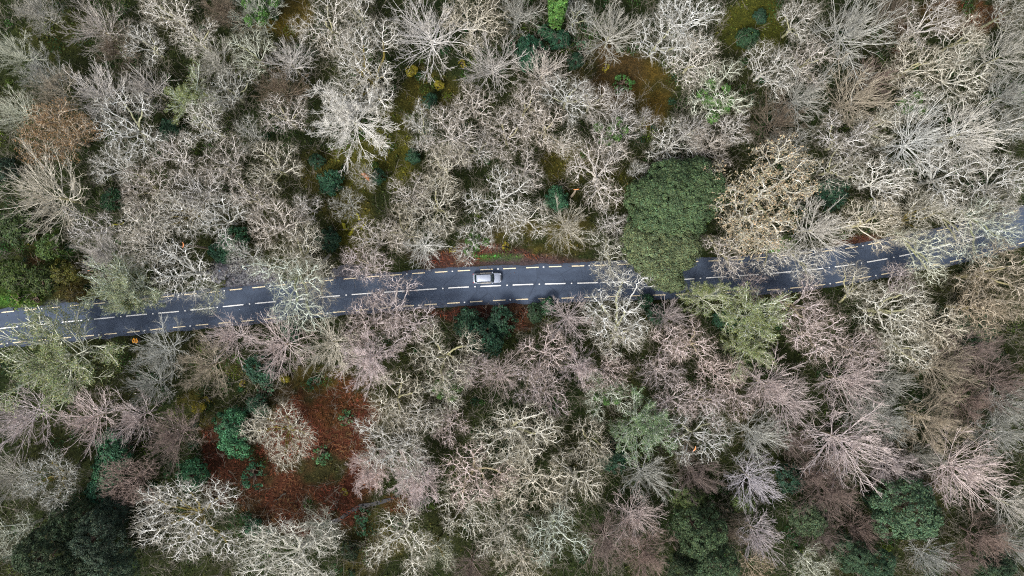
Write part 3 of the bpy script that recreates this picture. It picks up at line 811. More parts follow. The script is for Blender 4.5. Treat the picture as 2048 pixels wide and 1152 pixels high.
TINT = dict(W=(.80, .79, .75), C=(.74, .71, .62), P=(.77, .67, .66), G=(.56, .56, .52), L=(.68, .72, .62), B=(.27, .22, .17), D=(.33, .26, .235), T=(.52, .455, .36), O=(.54, .46, .36), V=(.72, .67, .71), Y=(.74, .77, .65))
FINE = dict(oak=.9, moss=.85, lea=.9, fan=.5, fuz=.45, fuzw=.15, lic=.4)   # how far the thin shoots darken
WORD = dict(W='white', C='creamy', P='pinkish', G='grey', L='pale greenish', B='brown', D='dark reddish', T='tan', O='russet', V='lavender-grey', Y='yellow-green')
NOUN = dict(oak='gnarled bare tree', fan='straight-limbed bare tree', fuz='fine-twigged bare tree', fuzw='fine-twigged bare tree', lic='lichen-hung tree', lea='leaf-holding tree', moss='mossy bare tree')
NAME = dict(oak='gnarled_tree', fan='spreading_tree', fuz='twiggy_tree', fuzw='twiggy_tree', lic='lichened_tree', lea='brown_leaved_tree', moss='mossy_tree')
COUNT = {}
def plant(kind, tint, x, y, r, tail):
    rr = random.Random(x * 7919 + y * 31 + 5)
    key = kind; lean_dir = None
    P0 = PROTO[kind][0]
    zc = P0['zc'] * P0['H']
    for _ in range(3):
        s = r * (CAMH - zc) / F / P0['R']
        sz = min(1.2, max(.62, .5 * s + .48))
        zc = P0['zc'] * P0['H'] * sz
    s *= 1.0
    c = w(x, y, zc)
    gap = 1.3
    bx, by = c
    rot = rr.uniform(0, 2 * math.pi)
    pick = COUNT.get(key, 0); COUNT[key] = pick + 1
    if yb(bx) - gap < by < yt(bx) + gap:
        lk = {'oak': 'oak_lean', 'moss': 'oak_lean', 'fan': 'fan_lean', 'lic': 'lic_lean'}.get(kind)
        if lk is None: lk = 'oak_lean'
        key = lk
        P0 = PROTO[key][pick % len(PROTO[key])]
        up_side = (by > yc(bx)) if abs(by - yc(bx)) > .6 else (tail.find('below') < 0)
        edge = yt(bx) + gap if up_side else yb(bx) - gap
        need = abs(edge - by) + .3
        sgn = 1 if up_side else -1
        L = P0['off'] * s
        if need > L: L = need; 
        ang = rr.uniform(-.5, .5) if need < L * .8 else 0
        d = np.array([math.sin(ang) * .6, -sgn * 1.0]); d /= np.linalg.norm(d)
        base = c - d * L
        if not offroad(base[0], base[1], gap): base[1] = yt(base[0]) + gap if up_side else yb(base[0]) - gap
        bx, by = base
        rot = math.atan2(-d[0], d[1])
    else:
        P0 = PROTO[key][pick % len(PROTO[key])]
    if 'huge' in tail: P0 = PROTO['moss'][1]
    root = link(NAME[kind], None, loc=(bx, by, float(ground_z(bx, by))))
    root.rotation_euler = (0, 0, rot); fx = rr.uniform(.9, 1.12); root.scale = (s * fx, s / fx, sz)
    if 'lean' in key: root.scale = (s * 1.15, s, sz)
    if 'huge' in tail: root.scale = (s * 1.0, s * .74, sz * .8); root.rotation_euler = (0, 0, 0)
    size = 'small ' if r < 40 else 'large ' if r >= 74 and 'arge' not in tail and 'huge' not in tail else ''
    wd = WORD[tint]
    if wd in tail or (tint == 'P' and 'pink' in tail) or (tint == 'V' and 'lavender' in tail) or (tint == 'G' and 'grey' in tail) or (tint == 'C' and 'cream' in tail) or (tint == 'B' and 'brown' in tail) or (tint == 'W' and 'white' in tail) or (tint == 'L' and 'pale' in tail) or (tint in 'DOT' and any(q in tail for q in ('dark', 'orange', 'tan', 'pink', 'brown', 'buff'))): wd = ''
    if 'small' in tail: size = ''
    lab = ' '.join((size + wd + ' ' + NOUN[kind] + ', ' + tail).split())
    tag(root, lab, 'tree', 'trees of the wood')
    v = rr.uniform(.88, 1.1); tc_ = TINT[tint]
    hue = rr.uniform(-.03, .03)
    if tint == 'P' and y < 520: tc_ = (.74, .70, .665)
    colr = (tc_[0] * v * (1 + hue), tc_[1] * v, tc_[2] * v * (1 - hue), FINE[kind])
    t = link('trunk', P0['trunk'], root); k = link('crown', P0['crown'], root)
    k.color = colr
    if kind == 'moss': t.color = (.21, .17, .045, .3)
    elif tint in 'YL' and kind != 'oak': t.color = (.42, .42, .30, .3)
    else: t.color = (colr[0] * .58, colr[1] * .58, colr[2] * .38, .4) if rr.random() < .55 else (colr[0] * .75, colr[1] * .75, colr[2] * .72, .4)
    if P0['leaves'] is not None:
        l = link('lichen' if kind == 'lic' else 'dry_leaves', P0['leaves'], root)
        l.color = dict(Y=(.36, .37, .15, 1), L=(.26, .29, .17, 1), O=(.22, .135, .06, 1), C=(.40, .33, .21, 1), T=(.30, .22, .09, 1), P=(.35, .2, .1, 1)).get(tint, (.3, .2, .1, 1))
        if 'green-tinged' in tail: l.color = (.13, .20, .09, 1)
        if kind == 'lic' and tint == 'Y': l.color = (.19 * v, .225 * v, .085, 1)
    if any(q in tail for q in ('ivy', 'green tuft', 'green moss')) and 'column' not in tail and 'ivy star' not in tail and 'patch' not in tail and 'ivied' not in tail:
        iv = link('ivy', IVY, root); iv.color = (.075, .17, .035, 1)
    if 'torn orange' in tail:
        torn_wood(root)
    return root
TORN = plain('fresh_split_wood', (.75, .27, .10), .8, .2, var=.35, scale=5)
def torn_wood(root):
    """curved splinter of the stem left standing where the top broke off"""
    a = np.linspace(0, 1, 9); sc = 1 / root.scale[0]
    Pm = np.stack([.55 * np.sin(a * 2.4) - .2, 1.6 * a - .8, 5.6 + .6 * np.sin(a * 3.1)], 1) * [sc, sc, 1]
    rad = (.05 + .26 * np.sin(np.pi * np.clip(a * 1.05, 0, 1)) ** .8) * sc
    link('torn_stem', prism_mesh('torn_stem', Pm[:-1], Pm[1:], rad[:-1], rad[1:], TORN, 8), root)
TREES = """
fuz|G|75|25|48|at the top edge, nearest the top left corner
fan|P|192|52|52|fanning upward at the top, above the dark brown thicket
oak|W|285|85|46|right of the dark brown thicket near the top left
oak|W|335|22|52|on the top edge above the left wood, small dark gap below
fan|L|26|105|46|drooping on the left edge, the upper of two
fuz|G|86|146|44|at far left above the orange-brown tree's shoulder
fuz|B|228|100|40|filling the dark brown thicket near the top left
oak|W|385|72|46|left of the brownish twiggy tree on the top edge
fan|G|430|122|52|streaked dark between its limbs, above the yellow-green crown
fuz|B|452|26|48|brownish on the top edge, left of the ivy star tree
fan|L|514|22|54|radiating star on the top edge with ivy down its trunk
oak|W|655|45|66|on the top edge above the big mossy star tree
oak|L|502|105|48|below the ivy star tree on the top edge
fan|P|577|122|48|left of the big mossy star tree's limbs
fan|P|198|188|64|tall and swept upward, above right of the orange-brown tree
oak|W|248|250|72|dense, right of the orange-brown tree
fan|P|292|178|46|between the tall swept tree and the yellow-green crown
lic|Y|380|192|50|yellow-green, deep inside the upper left wood
oak|W|410|250|62|just below the yellow-green crown in the upper left wood
oak|G|455|180|54|right of the yellow-green crown in the upper left wood
lea|O|110|268|72|orange-brown, near the left edge
fuz|T|112|178|46|behind the top of the orange-brown tree
fan|L|28|222|46|drooping on the left edge, the lower of two
fan|C|98|392|88|broad grey-cream fan below the orange-brown tree
oak|W|222|335|48|below right of the orange-brown tree, beside a dark hollow
oak|P|345|312|52|in the left wood above the mossy forked trunk
oak|P|448|322|56|left wood, two crowns left of the mossy glade
oak|P|290|372|56|left wood, above the white pair near the mossy fork
oak|P|400|382|52|left wood, directly above the mossy forked trunk
oak|C|546|335|58|on the left rim of the mossy glade
oak|P|566|232|48|left of the white fuzzy dome
fuz|B|560|178|46|brownish, up left of the white fuzzy dome
oak|G|500|268|44|thin, between two gnarled crowns left of the fuzzy dome
fuzw|W|702|236|84|fuzzy white dome above the mossy glade
moss|W|735|140|94|mossy-trunked star above the fuzzy white dome
fan|P|857|66|80|long streaming limbs, right of the mossy star tree
oak|W|715|22|50|on the top edge between star tree and streaming tree
oak|C|938|40|66|on the top edge right of the streaming tree
fan|G|1034|30|44|small star on the top edge beside the ivy column
oak|G|1150|26|38|thin, on the top edge right of the ivy column
fan|G|1222|62|64|grey radiating star right of the dark shrubs at top
oak|W|1322|75|70|white, left of the olive clearing at the top
fan|P|985|130|62|white, fanned left twin above the gnarled mass
fan|P|1085|146|50|white, fanned right twin beside the dark shrubs
oak|P|945|212|50|below the fanned left twin
oak|W|1135|192|54|with one long snaking limb below the fanned right twin
oak|P|1183|200|44|at the left rim of the brown-olive gap
oak|P|1236|214|38|small, jutting into the brown-olive gap
oak|P|1291|240|32|thin small, standing in the brown-olive gap
oak|W|842|258|46|with looping bare limbs on the mossy glade's right rim
oak|P|898|262|62|dense, second in from the mossy glade's right rim
oak|P|1048|212|54|behind the two fanned twins, centre top
oak|P|1012|268|60|in the middle of the gnarled mass above the car
oak|P|1092|256|52|left of the small green ivy patch above centre
oak|P|1230|266|54|with green ivy, above the round dense crown
oak|P|1200|346|74|round and dense, left of the big evergreen's top
oak|W|1342|288|54|twisted white, touching the top of the big evergreen
oak|W|1277|342|28|small curling strand left of the big evergreen's top
oak|C|888|336|60|cream, above the creamy tree on the glade's right
oak|W|1002|392|72|bright white star straight above the car
oak|P|1050|335|48|above right of the bright white star tree
oak|G|726|352|34|small storm-broken, torn orange wood in the mossy glade
oak|P|818|388|44|at the bottom right corner of the mossy glade
oak|W|1376|45|66|white, touching the olive clearing's left rim
oak|W|1600|42|50|thin white, on the olive clearing's right rim
fan|G|1700|62|90|grey swept fan on the top edge, right half
fuz|B|1782|22|46|brownish on the top edge beside the swept grey fan
oak|P|1862|45|62|on the top edge, second from the top right corner
oak|C|1930|75|54|below the brown gap at the top right
oak|G|2022|22|46|in the top right corner
fan|G|2018|105|64|on the right edge just under the top right corner
oak|W|1390|116|58|white, below left of the olive clearing
oak|L|1436|190|66|with bright green ivy, below the olive clearing
oak|W|1542|132|62|twisted white limbs over dark ground by the olive clearing
oak|P|1622|120|56|right of the twisted white tree under the olive clearing
fan|G|1606|190|62|thin star below the twisted white tree
fan|T|1712|196|72|tan, straight below the swept grey fan
fuz|D|1752|158|42|pinkish-brown, between swept grey fan and right wood
oak|C|1836|130|62|upper right wood, left neighbour of the pair below the gap
oak|C|1921|148|62|upper right wood, right neighbour of the pair below the gap
oak|W|1824|202|48|white curls with green moss below, upper right wood
fan|G|2018|188|56|on the right edge, upper of two grey fans
fuz|B|1556|243|58|brown haze with thin ring-like limbs
oak|P|1466|258|48|between the brown haze tree and the ivied tree
oak|P|1418|290|46|above the right shoulder of the big evergreen
oak|P|1380|262|42|white, behind the twisted tree topping the big evergreen
oak|P|1695|280|62|above the grey twisted tree, right wood
fan|W|1836|280|78|large white fan in the right wood, left of two
fan|W|1938|262|76|large white fan in the right wood, right of two
oak|G|2026|250|48|on the right edge beside the large white fan
lea|C|1525|388|104|broad creamy with dry leaves, right of the big evergreen
oak|G|1678|335|56|grey and twisted, right of the creamy leaf tree
oak|W|1765|362|62|white, over dark green undergrowth in the right wood
oak|W|1900|352|78|large white, below the right white fan
oak|W|2008|368|62|on the right edge above the road
oak|P|178|455|58|pinkish white at the lower tip of the broad grey-cream fan
fuz|P|208|512|52|fine, above the lichened roadside tree at left
oak|W|278|442|58|white, left of the mossy forked trunk
oak|W|290|496|52|white, below left of the mossy forked trunk
moss|W|366|425|62|mossy forked trunk showing yellow-green between white limbs
oak|W|437|440|58|white, right of the mossy forked trunk
oak|W|366|545|72|white, hanging over the road's upper edge near the lay-by
lic|L|248|572|68|pale green, leaning over the road at left from above
lic|Y|262|628|48|yellow-green, reaching across the road's centre line at left
lic|Y|115|712|118|largest yellow-green one, in the lower left below the road
fan|G|320|702|58|grey, below the road beside the orange sawn stumps
fan|P|460|672|52|pinkish white, reaching up over the road's lower edge
fuz|T|412|732|58|buff haze below the road, left half
fan|P|560|692|68|white-limbed star below the road, left of its twin
fan|C|660|686|66|white-limbed star below the road, right of its twin
oak|L|583|588|84|white, spread right across the road beside the lay-by
oak|C|592|512|66|cream, directly above the tree that spans the road
oak|P|552|452|56|above the cream tree beside the lay-by
oak|W|490|512|38|small white, just above the stony lay-by
oak|P|612|416|40|at the lower left corner of the mossy glade
oak|P|497|397|52|between the mossy fork and the mossy glade
oak|G|696|405|36|small round, in the middle of the lower mossy glade
oak|P|750|482|58|above the road, left of the white verge fan
fan|W|845|490|46|white verge fan up left of the car
oak|P|735|530|52|dipping over the road's upper edge left of the car
oak|C|800|462|46|between the verge fan and the mossy logs
oak|C|872|412|62|cream, above the white verge fan
oak|W|944|488|44|sparse white with green ivy right above the car
oak|W|1052|436|48|white, right below the bright white star tree
fan|C|1135|452|52|creamy fan spreading down toward the upper verge
oak|P|1222|446|48|slim, hugging the big evergreen's left side
oak|C|1212|518|54|cream, overhanging the road left of the big evergreen
oak|P|785|604|54|pale, over the road's lower lane left of the car
oak|P|735|642|56|pinkish, along the lower verge left of the car
oak|P|825|650|56|pinkish, at the left end of the red lower verge
fuzw|P|740|718|62|pinkish, soft radiating haze above the red bracken
oak|C|885|715|74|with spread white limbs left of the dark green thicket
fan|P|1136|638|54|fan right of the red lower verge
oak|W|1238|612|78|big white, over the road below the big evergreen
oak|W|1236|672|54|white, just below the big white roadside tree
fan|P|1337|634|38|small, below the big evergreen's tip on the lower verge
oak|P|1090|708|52|pinkish brown, right of the dark green thicket
fuzw|P|1158|734|42|small tight pinkish-white fuzzy ball below the road
oak|P|1340|692|58|below the small verge tree under the big evergreen
fan|P|1000|750|48|thin, straight below the dark green thicket
oak|P|945|738|46|lower left rim of the dark green thicket
oak|P|1215|742|50|right of the tight fuzzy ball
oak|P|1062|758|48|left of the tight fuzzy ball, slightly lower
oak|P|1447|514|50|pinkish, dipping over the road right of the big evergreen
oak|W|1546|508|44|thin white, above the road by a bright green bush
fan|W|1634|456|74|white swept fan above the road, right of the leaf tree
oak|W|1604|528|48|white, hanging into the road below the swept fan
oak|C|1742|446|64|above the bend of the road, right of the swept fan
moss|C|1832|436|64|mossy limbs above the road's bend
oak|L|1842|512|62|pale, covering the road's bend
oak|L|1972|466|68|pale, covering the road near the right edge
oak|G|2000|412|52|grey, above the road at the right edge
lic|Y|1412|577|44|small green feathery, over the lower lane right of the evergreen
lic|Y|1508|635|74|yellow-green, below the road in the right half
lic|Y|1500|700|56|yellow-green, lower of the pair below the road
oak|P|1502|578|32|small pinkish, at the lower road edge above yellow-green tree
oak|P|1608|612|62|pinkish white, right of the yellow-green pair
oak|P|1640|672|66|pinkish, lower right of the yellow-green pair
oak|C|1712|562|44|sparse twisted, over the lower lane at the bend
oak|C|1782|622|78|large cream, below the bend of the road
oak|P|1802|560|38|pinkish, at the lower road edge under the bend
oak|T|1985|550|78|tan, below the road at the right edge, upper of two
oak|T|1955|615|70|tan, below the road at the right edge, lower of two
oak|T|2036|608|46|tan, cut by the right edge below the road
oak|C|1880|648|58|cream, left of the two tan trees at the right
oak|C|1820|694|58|cream, below the large cream tree under the bend
fan|T|1886|738|64|buff rounded fan left of the dark hollow at right
oak|P|1726|700|50|pinkish, between the large cream tree and pink fans
fan|P|1696|762|66|pinkish fan, above the largest pink fan
fan|G|1780|768|48|greyish pink, right of the fan above the pink giant
fan|P|1545|772|62|pinkish fan, below the yellow-green pair
oak|P|1392|690|50|pinkish, left of the yellow-green pair
oak|P|1440|748|50|pinkish, below left of the yellow-green pair
fuz|D|1942|702|58|dark twigs in the hollow below the tan trees
fan|D|2004|766|58|dark twigs at the right edge, middle of the lower half
fan|P|45|835|70|grey-pink star at the left edge below the lichened giant
fan|P|175|838|64|grey-pink star right of the one on the left edge
fan|P|268|834|54|pinkish star, third in from the left edge
fuz|D|345|872|60|dark pinkish haze left of the bracken clearing
fan|G|298|768|50|greyish, right below the lichened giant
moss|G|95|962|68|mossy yellow limbs above the dark conifers at left
fan|G|16|958|48|grey, on the left edge beside the mossy-limbed tree
oak|L|24|1068|52|pale twisted, on the left edge by the dark conifers
moss|W|362|1052|128|huge white, mossy limbs, lower left of the bracken clearing
moss|C|560|868|74|mossy-limbed white, alone in the red bracken clearing
fan|C|583|1122|84|cream fan on the bottom edge, right of the huge white tree
fan|L|645|1056|40|small pale, above right of the bottom cream fan
fuz|D|264|962|44|dark grey haze above the huge white tree
oak|C|785|805|62|white, at the top right rim of the red bracken
oak|W|838|842|62|white, above right of the crown beside the red bracken
oak|W|790|905|78|dense white, along the right side of the red bracken
fuzw|P|832|965|58|pinkish white fuzzy fan above the stream's end
fuzw|P|742|942|46|pinkish fuzzy edge tree beside the red bracken
oak|P|898|856|42|brown-twigged, right of the white trees by the bracken
oak|C|892|782|52|with a bright green tuft, above the white bracken-side trees
oak|C|1025|868|88|large, middle of the lower wood
oak|P|948|948|72|left part of the lower wood, right of the fuzzy fan
oak|C|1062|965|72|below the large middle tree of the lower wood
oak|C|1148|962|66|white, right part of the lower wood by the dark gap
oak|C|935|1022|62|lower wood, above right of the mossy yellow trunks
oak|L|1110|1066|82|large pale, bottom right of the lower wood
oak|C|1010|1066|62|lower wood, left of the large pale bottom tree
oak|C|1045|1128|56|on the bottom edge below the large pale tree
oak|C|798|1080|76|large, bottom edge, below the stream
moss|Y|868|1108|46|bare yellow mossy trunks forking on the bottom edge
fan|D|942|1138|44|dark grey on the bottom edge beside the yellow mossy trunks
oak|P|1095|788|56|pinkish, above the large middle tree of the lower wood
oak|L|1216|792|52|with green ivy, above the green-tinged tree
oak|C|1180|886|52|left of the green-tinged tree in the lower wood
lic|L|1285|850|68|green-tinged, lower wood, right of centre
fan|G|1290|952|54|thin star below the green-tinged tree
fan|P|1270|1038|56|pinkish fan left of the light green conifers
fuz|D|1214|1082|54|dark pinkish, right of the large pale bottom tree
fuz|D|1290|1108|62|dark pinkish on the bottom edge left of the conifers
oak|P|1352|805|52|right of the green-tinged tree, slightly higher
oak|W|1400|876|62|bright white twisted, standing over a dark hollow
fan|G|1512|866|58|grey fan right of the bright white twisted tree
oak|P|1415|808|56|above the bright white twisted tree
fan|P|1580|812|58|pinkish fan, upper left of the largest pink fan
fan|P|1695|885|92|largest pink fan, lower right
fan|G|1728|824|52|greyish, tucked onto the top of the largest pink fan
fan|G|1778|838|48|greyish, right shoulder of the largest pink fan
fuz|T|1866|840|68|olive-tan, right of the largest pink fan
fuz|D|1940|802|50|dark pink haze right of the olive-tan tree
fan|G|2022|812|54|grey, on the right edge beside the dark pink haze
fan|G|2006|868|54|grey-white, on the right edge above the pinkish-grey fan
fan|P|1930|946|84|large pinkish-grey fan, lower right corner region
fan|G|1850|915|34|small star left of the pinkish-grey corner fan
fan|V|1510|962|58|bright lavender-white fan right of the dark hollow
fuz|D|1660|982|68|dark pinkish below the largest pink fan
fuz|P|1786|932|48|pink haze at the foot of the largest pink fan
fuz|D|1590|886|34|small pink, left of the largest pink fan
fuz|D|1628|945|40|pink, left under the largest pink fan
fan|V|1518|1068|50|lavender, near the bottom edge, right of the conifers
fuz|B|1458|1060|44|brown haze between conifers and the lavender fan
fan|D|1725|1062|48|brownish fan left of the blue-green evergreen
fuz|D|1645|1075|40|pinkish haze below the small dull green conifer
oak|L|1625|1132|52|pale, cut by the bottom edge, right half
oak|O|1508|1134|46|with orange leaves on the bottom edge
fan|G|1860|1115|44|pinkish grey, on the bottom edge below the blue-green evergreen
fan|D|1916|1130|38|dark, on the bottom edge near the lower right corner
fan|W|2034|1016|44|white, cut by the right edge near the bottom
fuz|D|1970|1080|54|dark haze in the lower right corner area
fan|G|2036|1096|44|grey, on the right edge nearest the bottom right corner
fuz|D|1390|950|50|dark twigs filling the hollow below the bright white tree
oak|C|1906|452|58|creamy, above the bend between two crowns covering the road
oak|L|418|602|36|small, reaching the road's centre line near the lay-by
oak|C|625|560|56|cream, on the upper road edge beside the road-spanning crown
oak|G|1585|300|50|grey, behind the creamy leaf tree's top right
oak|C|1755|248|46|below the tan fan in the upper right wood
oak|P|955|300|44|left of the middle of the gnarled mass above the car
oak|W|1130|288|44|white, at the top of the small dark olive hollow above centre
oak|C|1040|905|50|within the lower wood, just under the large middle tree
oak|P|1330|745|46|above the crown right of the green-tinged tree
oak|P|1485|800|46|between bright twisted tree and pinkish fans, lower right
"""
for row in TREES.strip().split('\n'):
    k_, t_, x_, y_, r_, tail_ = row.split('|')
    if k_ == 'lea' and t_ == 'T': pass
    plant(k_, t_, int(x_), int(y_), int(r_), tail_)

# ------------------------------------------------------------------ evergreens, conifers, shrubs
def leafy_proto(name, cen, rad, ncl, per, cr, size, seed, trunk_h, aspect=.55, spread=.6):
    r = np.random.default_rng(seed)
    P, N, t = clump_points(cen, rad, ncl, per, cr, r)
    crown = leaf_mesh(name + '_crown', P, N, size, r, tint=t, aspect=aspect, spread=spread)
    T = Twigs(); top = np.array([0, 0, trunk_h])
    k = 6; tt_ = np.linspace(0, 1, k)
    tr = np.stack([r.normal(0, .06, k), r.normal(0, .06, k), -.3 + (trunk_h + .3) * tt_], 1)
    T.add(tr[:-1], tr[1:], .26 * (1 - .6 * tt_[:-1]), .26 * (1 - .6 * tt_[1:]))
    for c in cen:
        st_ = tr[int(r.integers(2, k))]; c = np.array(c, float); m = (st_ + c) / 2 + r.normal(0, .25, 3)
        T.add(np.array([st_, m]), np.array([m, c]), np.array([.11, .08]), np.array([.08, .04]))
    a, b_, ra, rb = T.arrays()
    return prism_mesh(name + '_trunk', a, b_, ra, rb, BARK, 6), crown
def put_leafy(name, meshes, x, y, zc, R0, r, lab, cat, col, group, rot=None, tw=(.16, .12, .09, .5), part='crown', zs=None):
    s = r * (CAMH - zc) / F / R0
    c = w(x, y, zc * (zs or s))
    root = link(name, None, loc=(c[0], c[1], float(ground_z(c[0], c[1]))))
    rr = random.Random(x * 13 + y); root.rotation_euler = (0, 0, rr.uniform(0, 6.28) if rot is None else rot)
    root.scale = (s, s, zs or s); tag(root, lab, cat, group)
    t = link('trunk' if part == 'crown' else 'stem', meshes[0], root); t.color = tw
    k = link(part, meshes[1], root); v = rr.uniform(.85, 1.15); k.color = (col[0] * v, col[1] * v, col[2] * v, 1)
    return root
# the two big evergreens by the road: crowns of several domes, laid out in metres from the stem
def big_evergreen(lab, bx, by, lobes, col, seed, ncl):
    """lobes: photo x, y, rx px, ry px, top height m"""
    X0, Y0 = w(bx, by)
    cen, rad = [], []
    for x, y, rx, ry, zt_ in lobes:
        zc_ = zt_ * .72; c = w(x, y, zc_); k = (CAMH - zc_) / F
        cen.append((c[0] - X0, c[1] - Y0, zc_)); rad.append((rx * k, ry * k, zt_ * .28))
    tr, cr = leafy_proto('evergreen', cen, rad, ncl, 52, .48, .12, seed, 5.5)
    root = link('evergreen_tree', None, loc=(X0, Y0, float(ground_z(X0, Y0)))); tag(root, lab, 'tree', 'big evergreens over the road')
    t = link('trunk', tr, root); t.color = (.18, .14, .10, .5)
    k = link('crown', cr, root); k.color = (*col, 1)
big_evergreen('big dark green dense evergreen with a rounded top, above the road right of the car', 1340, 412,
    [(1352, 402, 78, 62, 12), (1300, 398, 46, 40, 11), (1398, 378, 48, 42, 11.5), (1345, 352, 48, 30, 10.5), (1392, 344, 34, 24, 10), (1414, 400, 26, 30, 10), (1322, 440, 60, 44, 11.5), (1368, 440, 40, 34, 11)], (.070, .112, .046), 5, 3400)
big_evergreen('big olive-green evergreen leaning over the road, below the darker evergreen', 1310, 506,
    [(1305, 496, 56, 48, 11), (1352, 492, 44, 44, 10.5), (1276, 476, 30, 36, 10), (1318, 532, 44, 32, 9.5), (1330, 556, 32, 24, 8.5), (1345, 568, 20, 14, 8), (1365, 515, 22, 22, 9)], (.108, .138, .062), 6, 2400)
def dome_lobes(seed, n, R, H):
    r = random.Random(seed); cen, rad = [(0, 0, H * .62)], [(R * .55, R * .55, H * .34)]
    for k in range(n):
        a = k * 2.4 + r.uniform(-.3, .3); q = R * r.uniform(.4, .62)
        cen.append((math.cos(a) * q, math.sin(a) * q, H * r.uniform(.45, .66))); rad.append((R * r.uniform(.3, .46), R * r.uniform(.3, .46), H * r.uniform(.14, .24)))
    return cen, rad
PINE = [leafy_proto('conifer', *dome_lobes(s_, 9, 3.6, 9.5), 700, 44, .42, .15, s_, 8, .3, .8) for s_ in (1, 2, 3)]
BUSH = [leafy_proto('shrub', *dome_lobes(s_ + 20, 7, 1.6, 2.6), 200, 26, .26, .105, s_, 1.4, .5, .55) for s_ in (1, 2, 3)]
SPRIG = [leafy_proto('shrub', *dome_lobes(s_ + 30, 7, 1.6, 1.5), 46, 12, .26, .13, s_, .8, .5, .55) for s_ in (1, 2)]
DK = (.040, .064, .028); OL = (.090, .125, .040); TL = (.028, .095, .042); GR = (.055, .15, .055); BG = (.070, .125, .062)
for j, (x, y, r, lab, col) in enumerate([
    (92, 1108, 66, 'dark conifer in the bottom left corner, leftmost of the dark cluster', DK),
    (188, 1078, 58, 'dark conifer, right part of the bottom left cluster', (.045, .072, .042)),
    (218, 1138, 50, 'slightly paler dark conifer on the bottom edge beside the huge white tree', (.058, .09, .052)),
    (138, 1046, 48, 'dark conifer, topmost of the bottom left cluster', DK),
    (150, 1140, 46, 'dark conifer on the bottom edge in the middle of the bottom left cluster', (.048, .075, .04)),
    (226, 1030, 36, 'very dark small conifer touching the left tips of the huge white tree', (.03, .055, .035)),
    (1378, 1000, 37, 'light green conifer, highest of the pair left of the lavender-white fan', OL),
    (1487, 1002, 27, 'small light green conifer under the bright lavender-white fan', OL),
    (1618, 1034, 40, 'small dull green conifer left of the blue-green evergreen', (.07, .105, .05)),
    (1402, 1065, 56, 'mid green conifer below the light green one near the bottom edge', (.062, .10, .042)),
    (1425, 1124, 50, 'mid green conifer on the bottom edge left of the orange-leaved tree', (.06, .10, .045)),
    (1366, 1138, 42, 'dark conifer on the bottom edge beside the dark pinkish haze', DK),
    (1704, 1108, 42, 'green conifer near the bottom edge, upper one of two below the brownish fan', (.05, .09, .045)),
    (1752, 1134, 40, 'green conifer on the bottom edge, lower one of two below the brownish fan', (.045, .09, .045)),
    (1984, 1136, 42, 'dark green conifer on the bottom edge near the bottom right corner', (.045, .08, .04))]):
    put_leafy('conifer_tree', PINE[j % 3], x, y, 6.5, 3.6, r, lab, 'tree', col, 'conifers', tw=(.14, .10, .08, .5))
EVE = leafy_proto('evergreen', *dome_lobes(9, 10, 5.2, 10), 1100, 34, .5, .15, 9, 7, .5, .6)
put_leafy('evergreen_tree', EVE, 1820, 1022, 6.5, 5.2, 76, 'broad blue-green evergreen standing alone near the lower right corner', 'tree', BG, None)
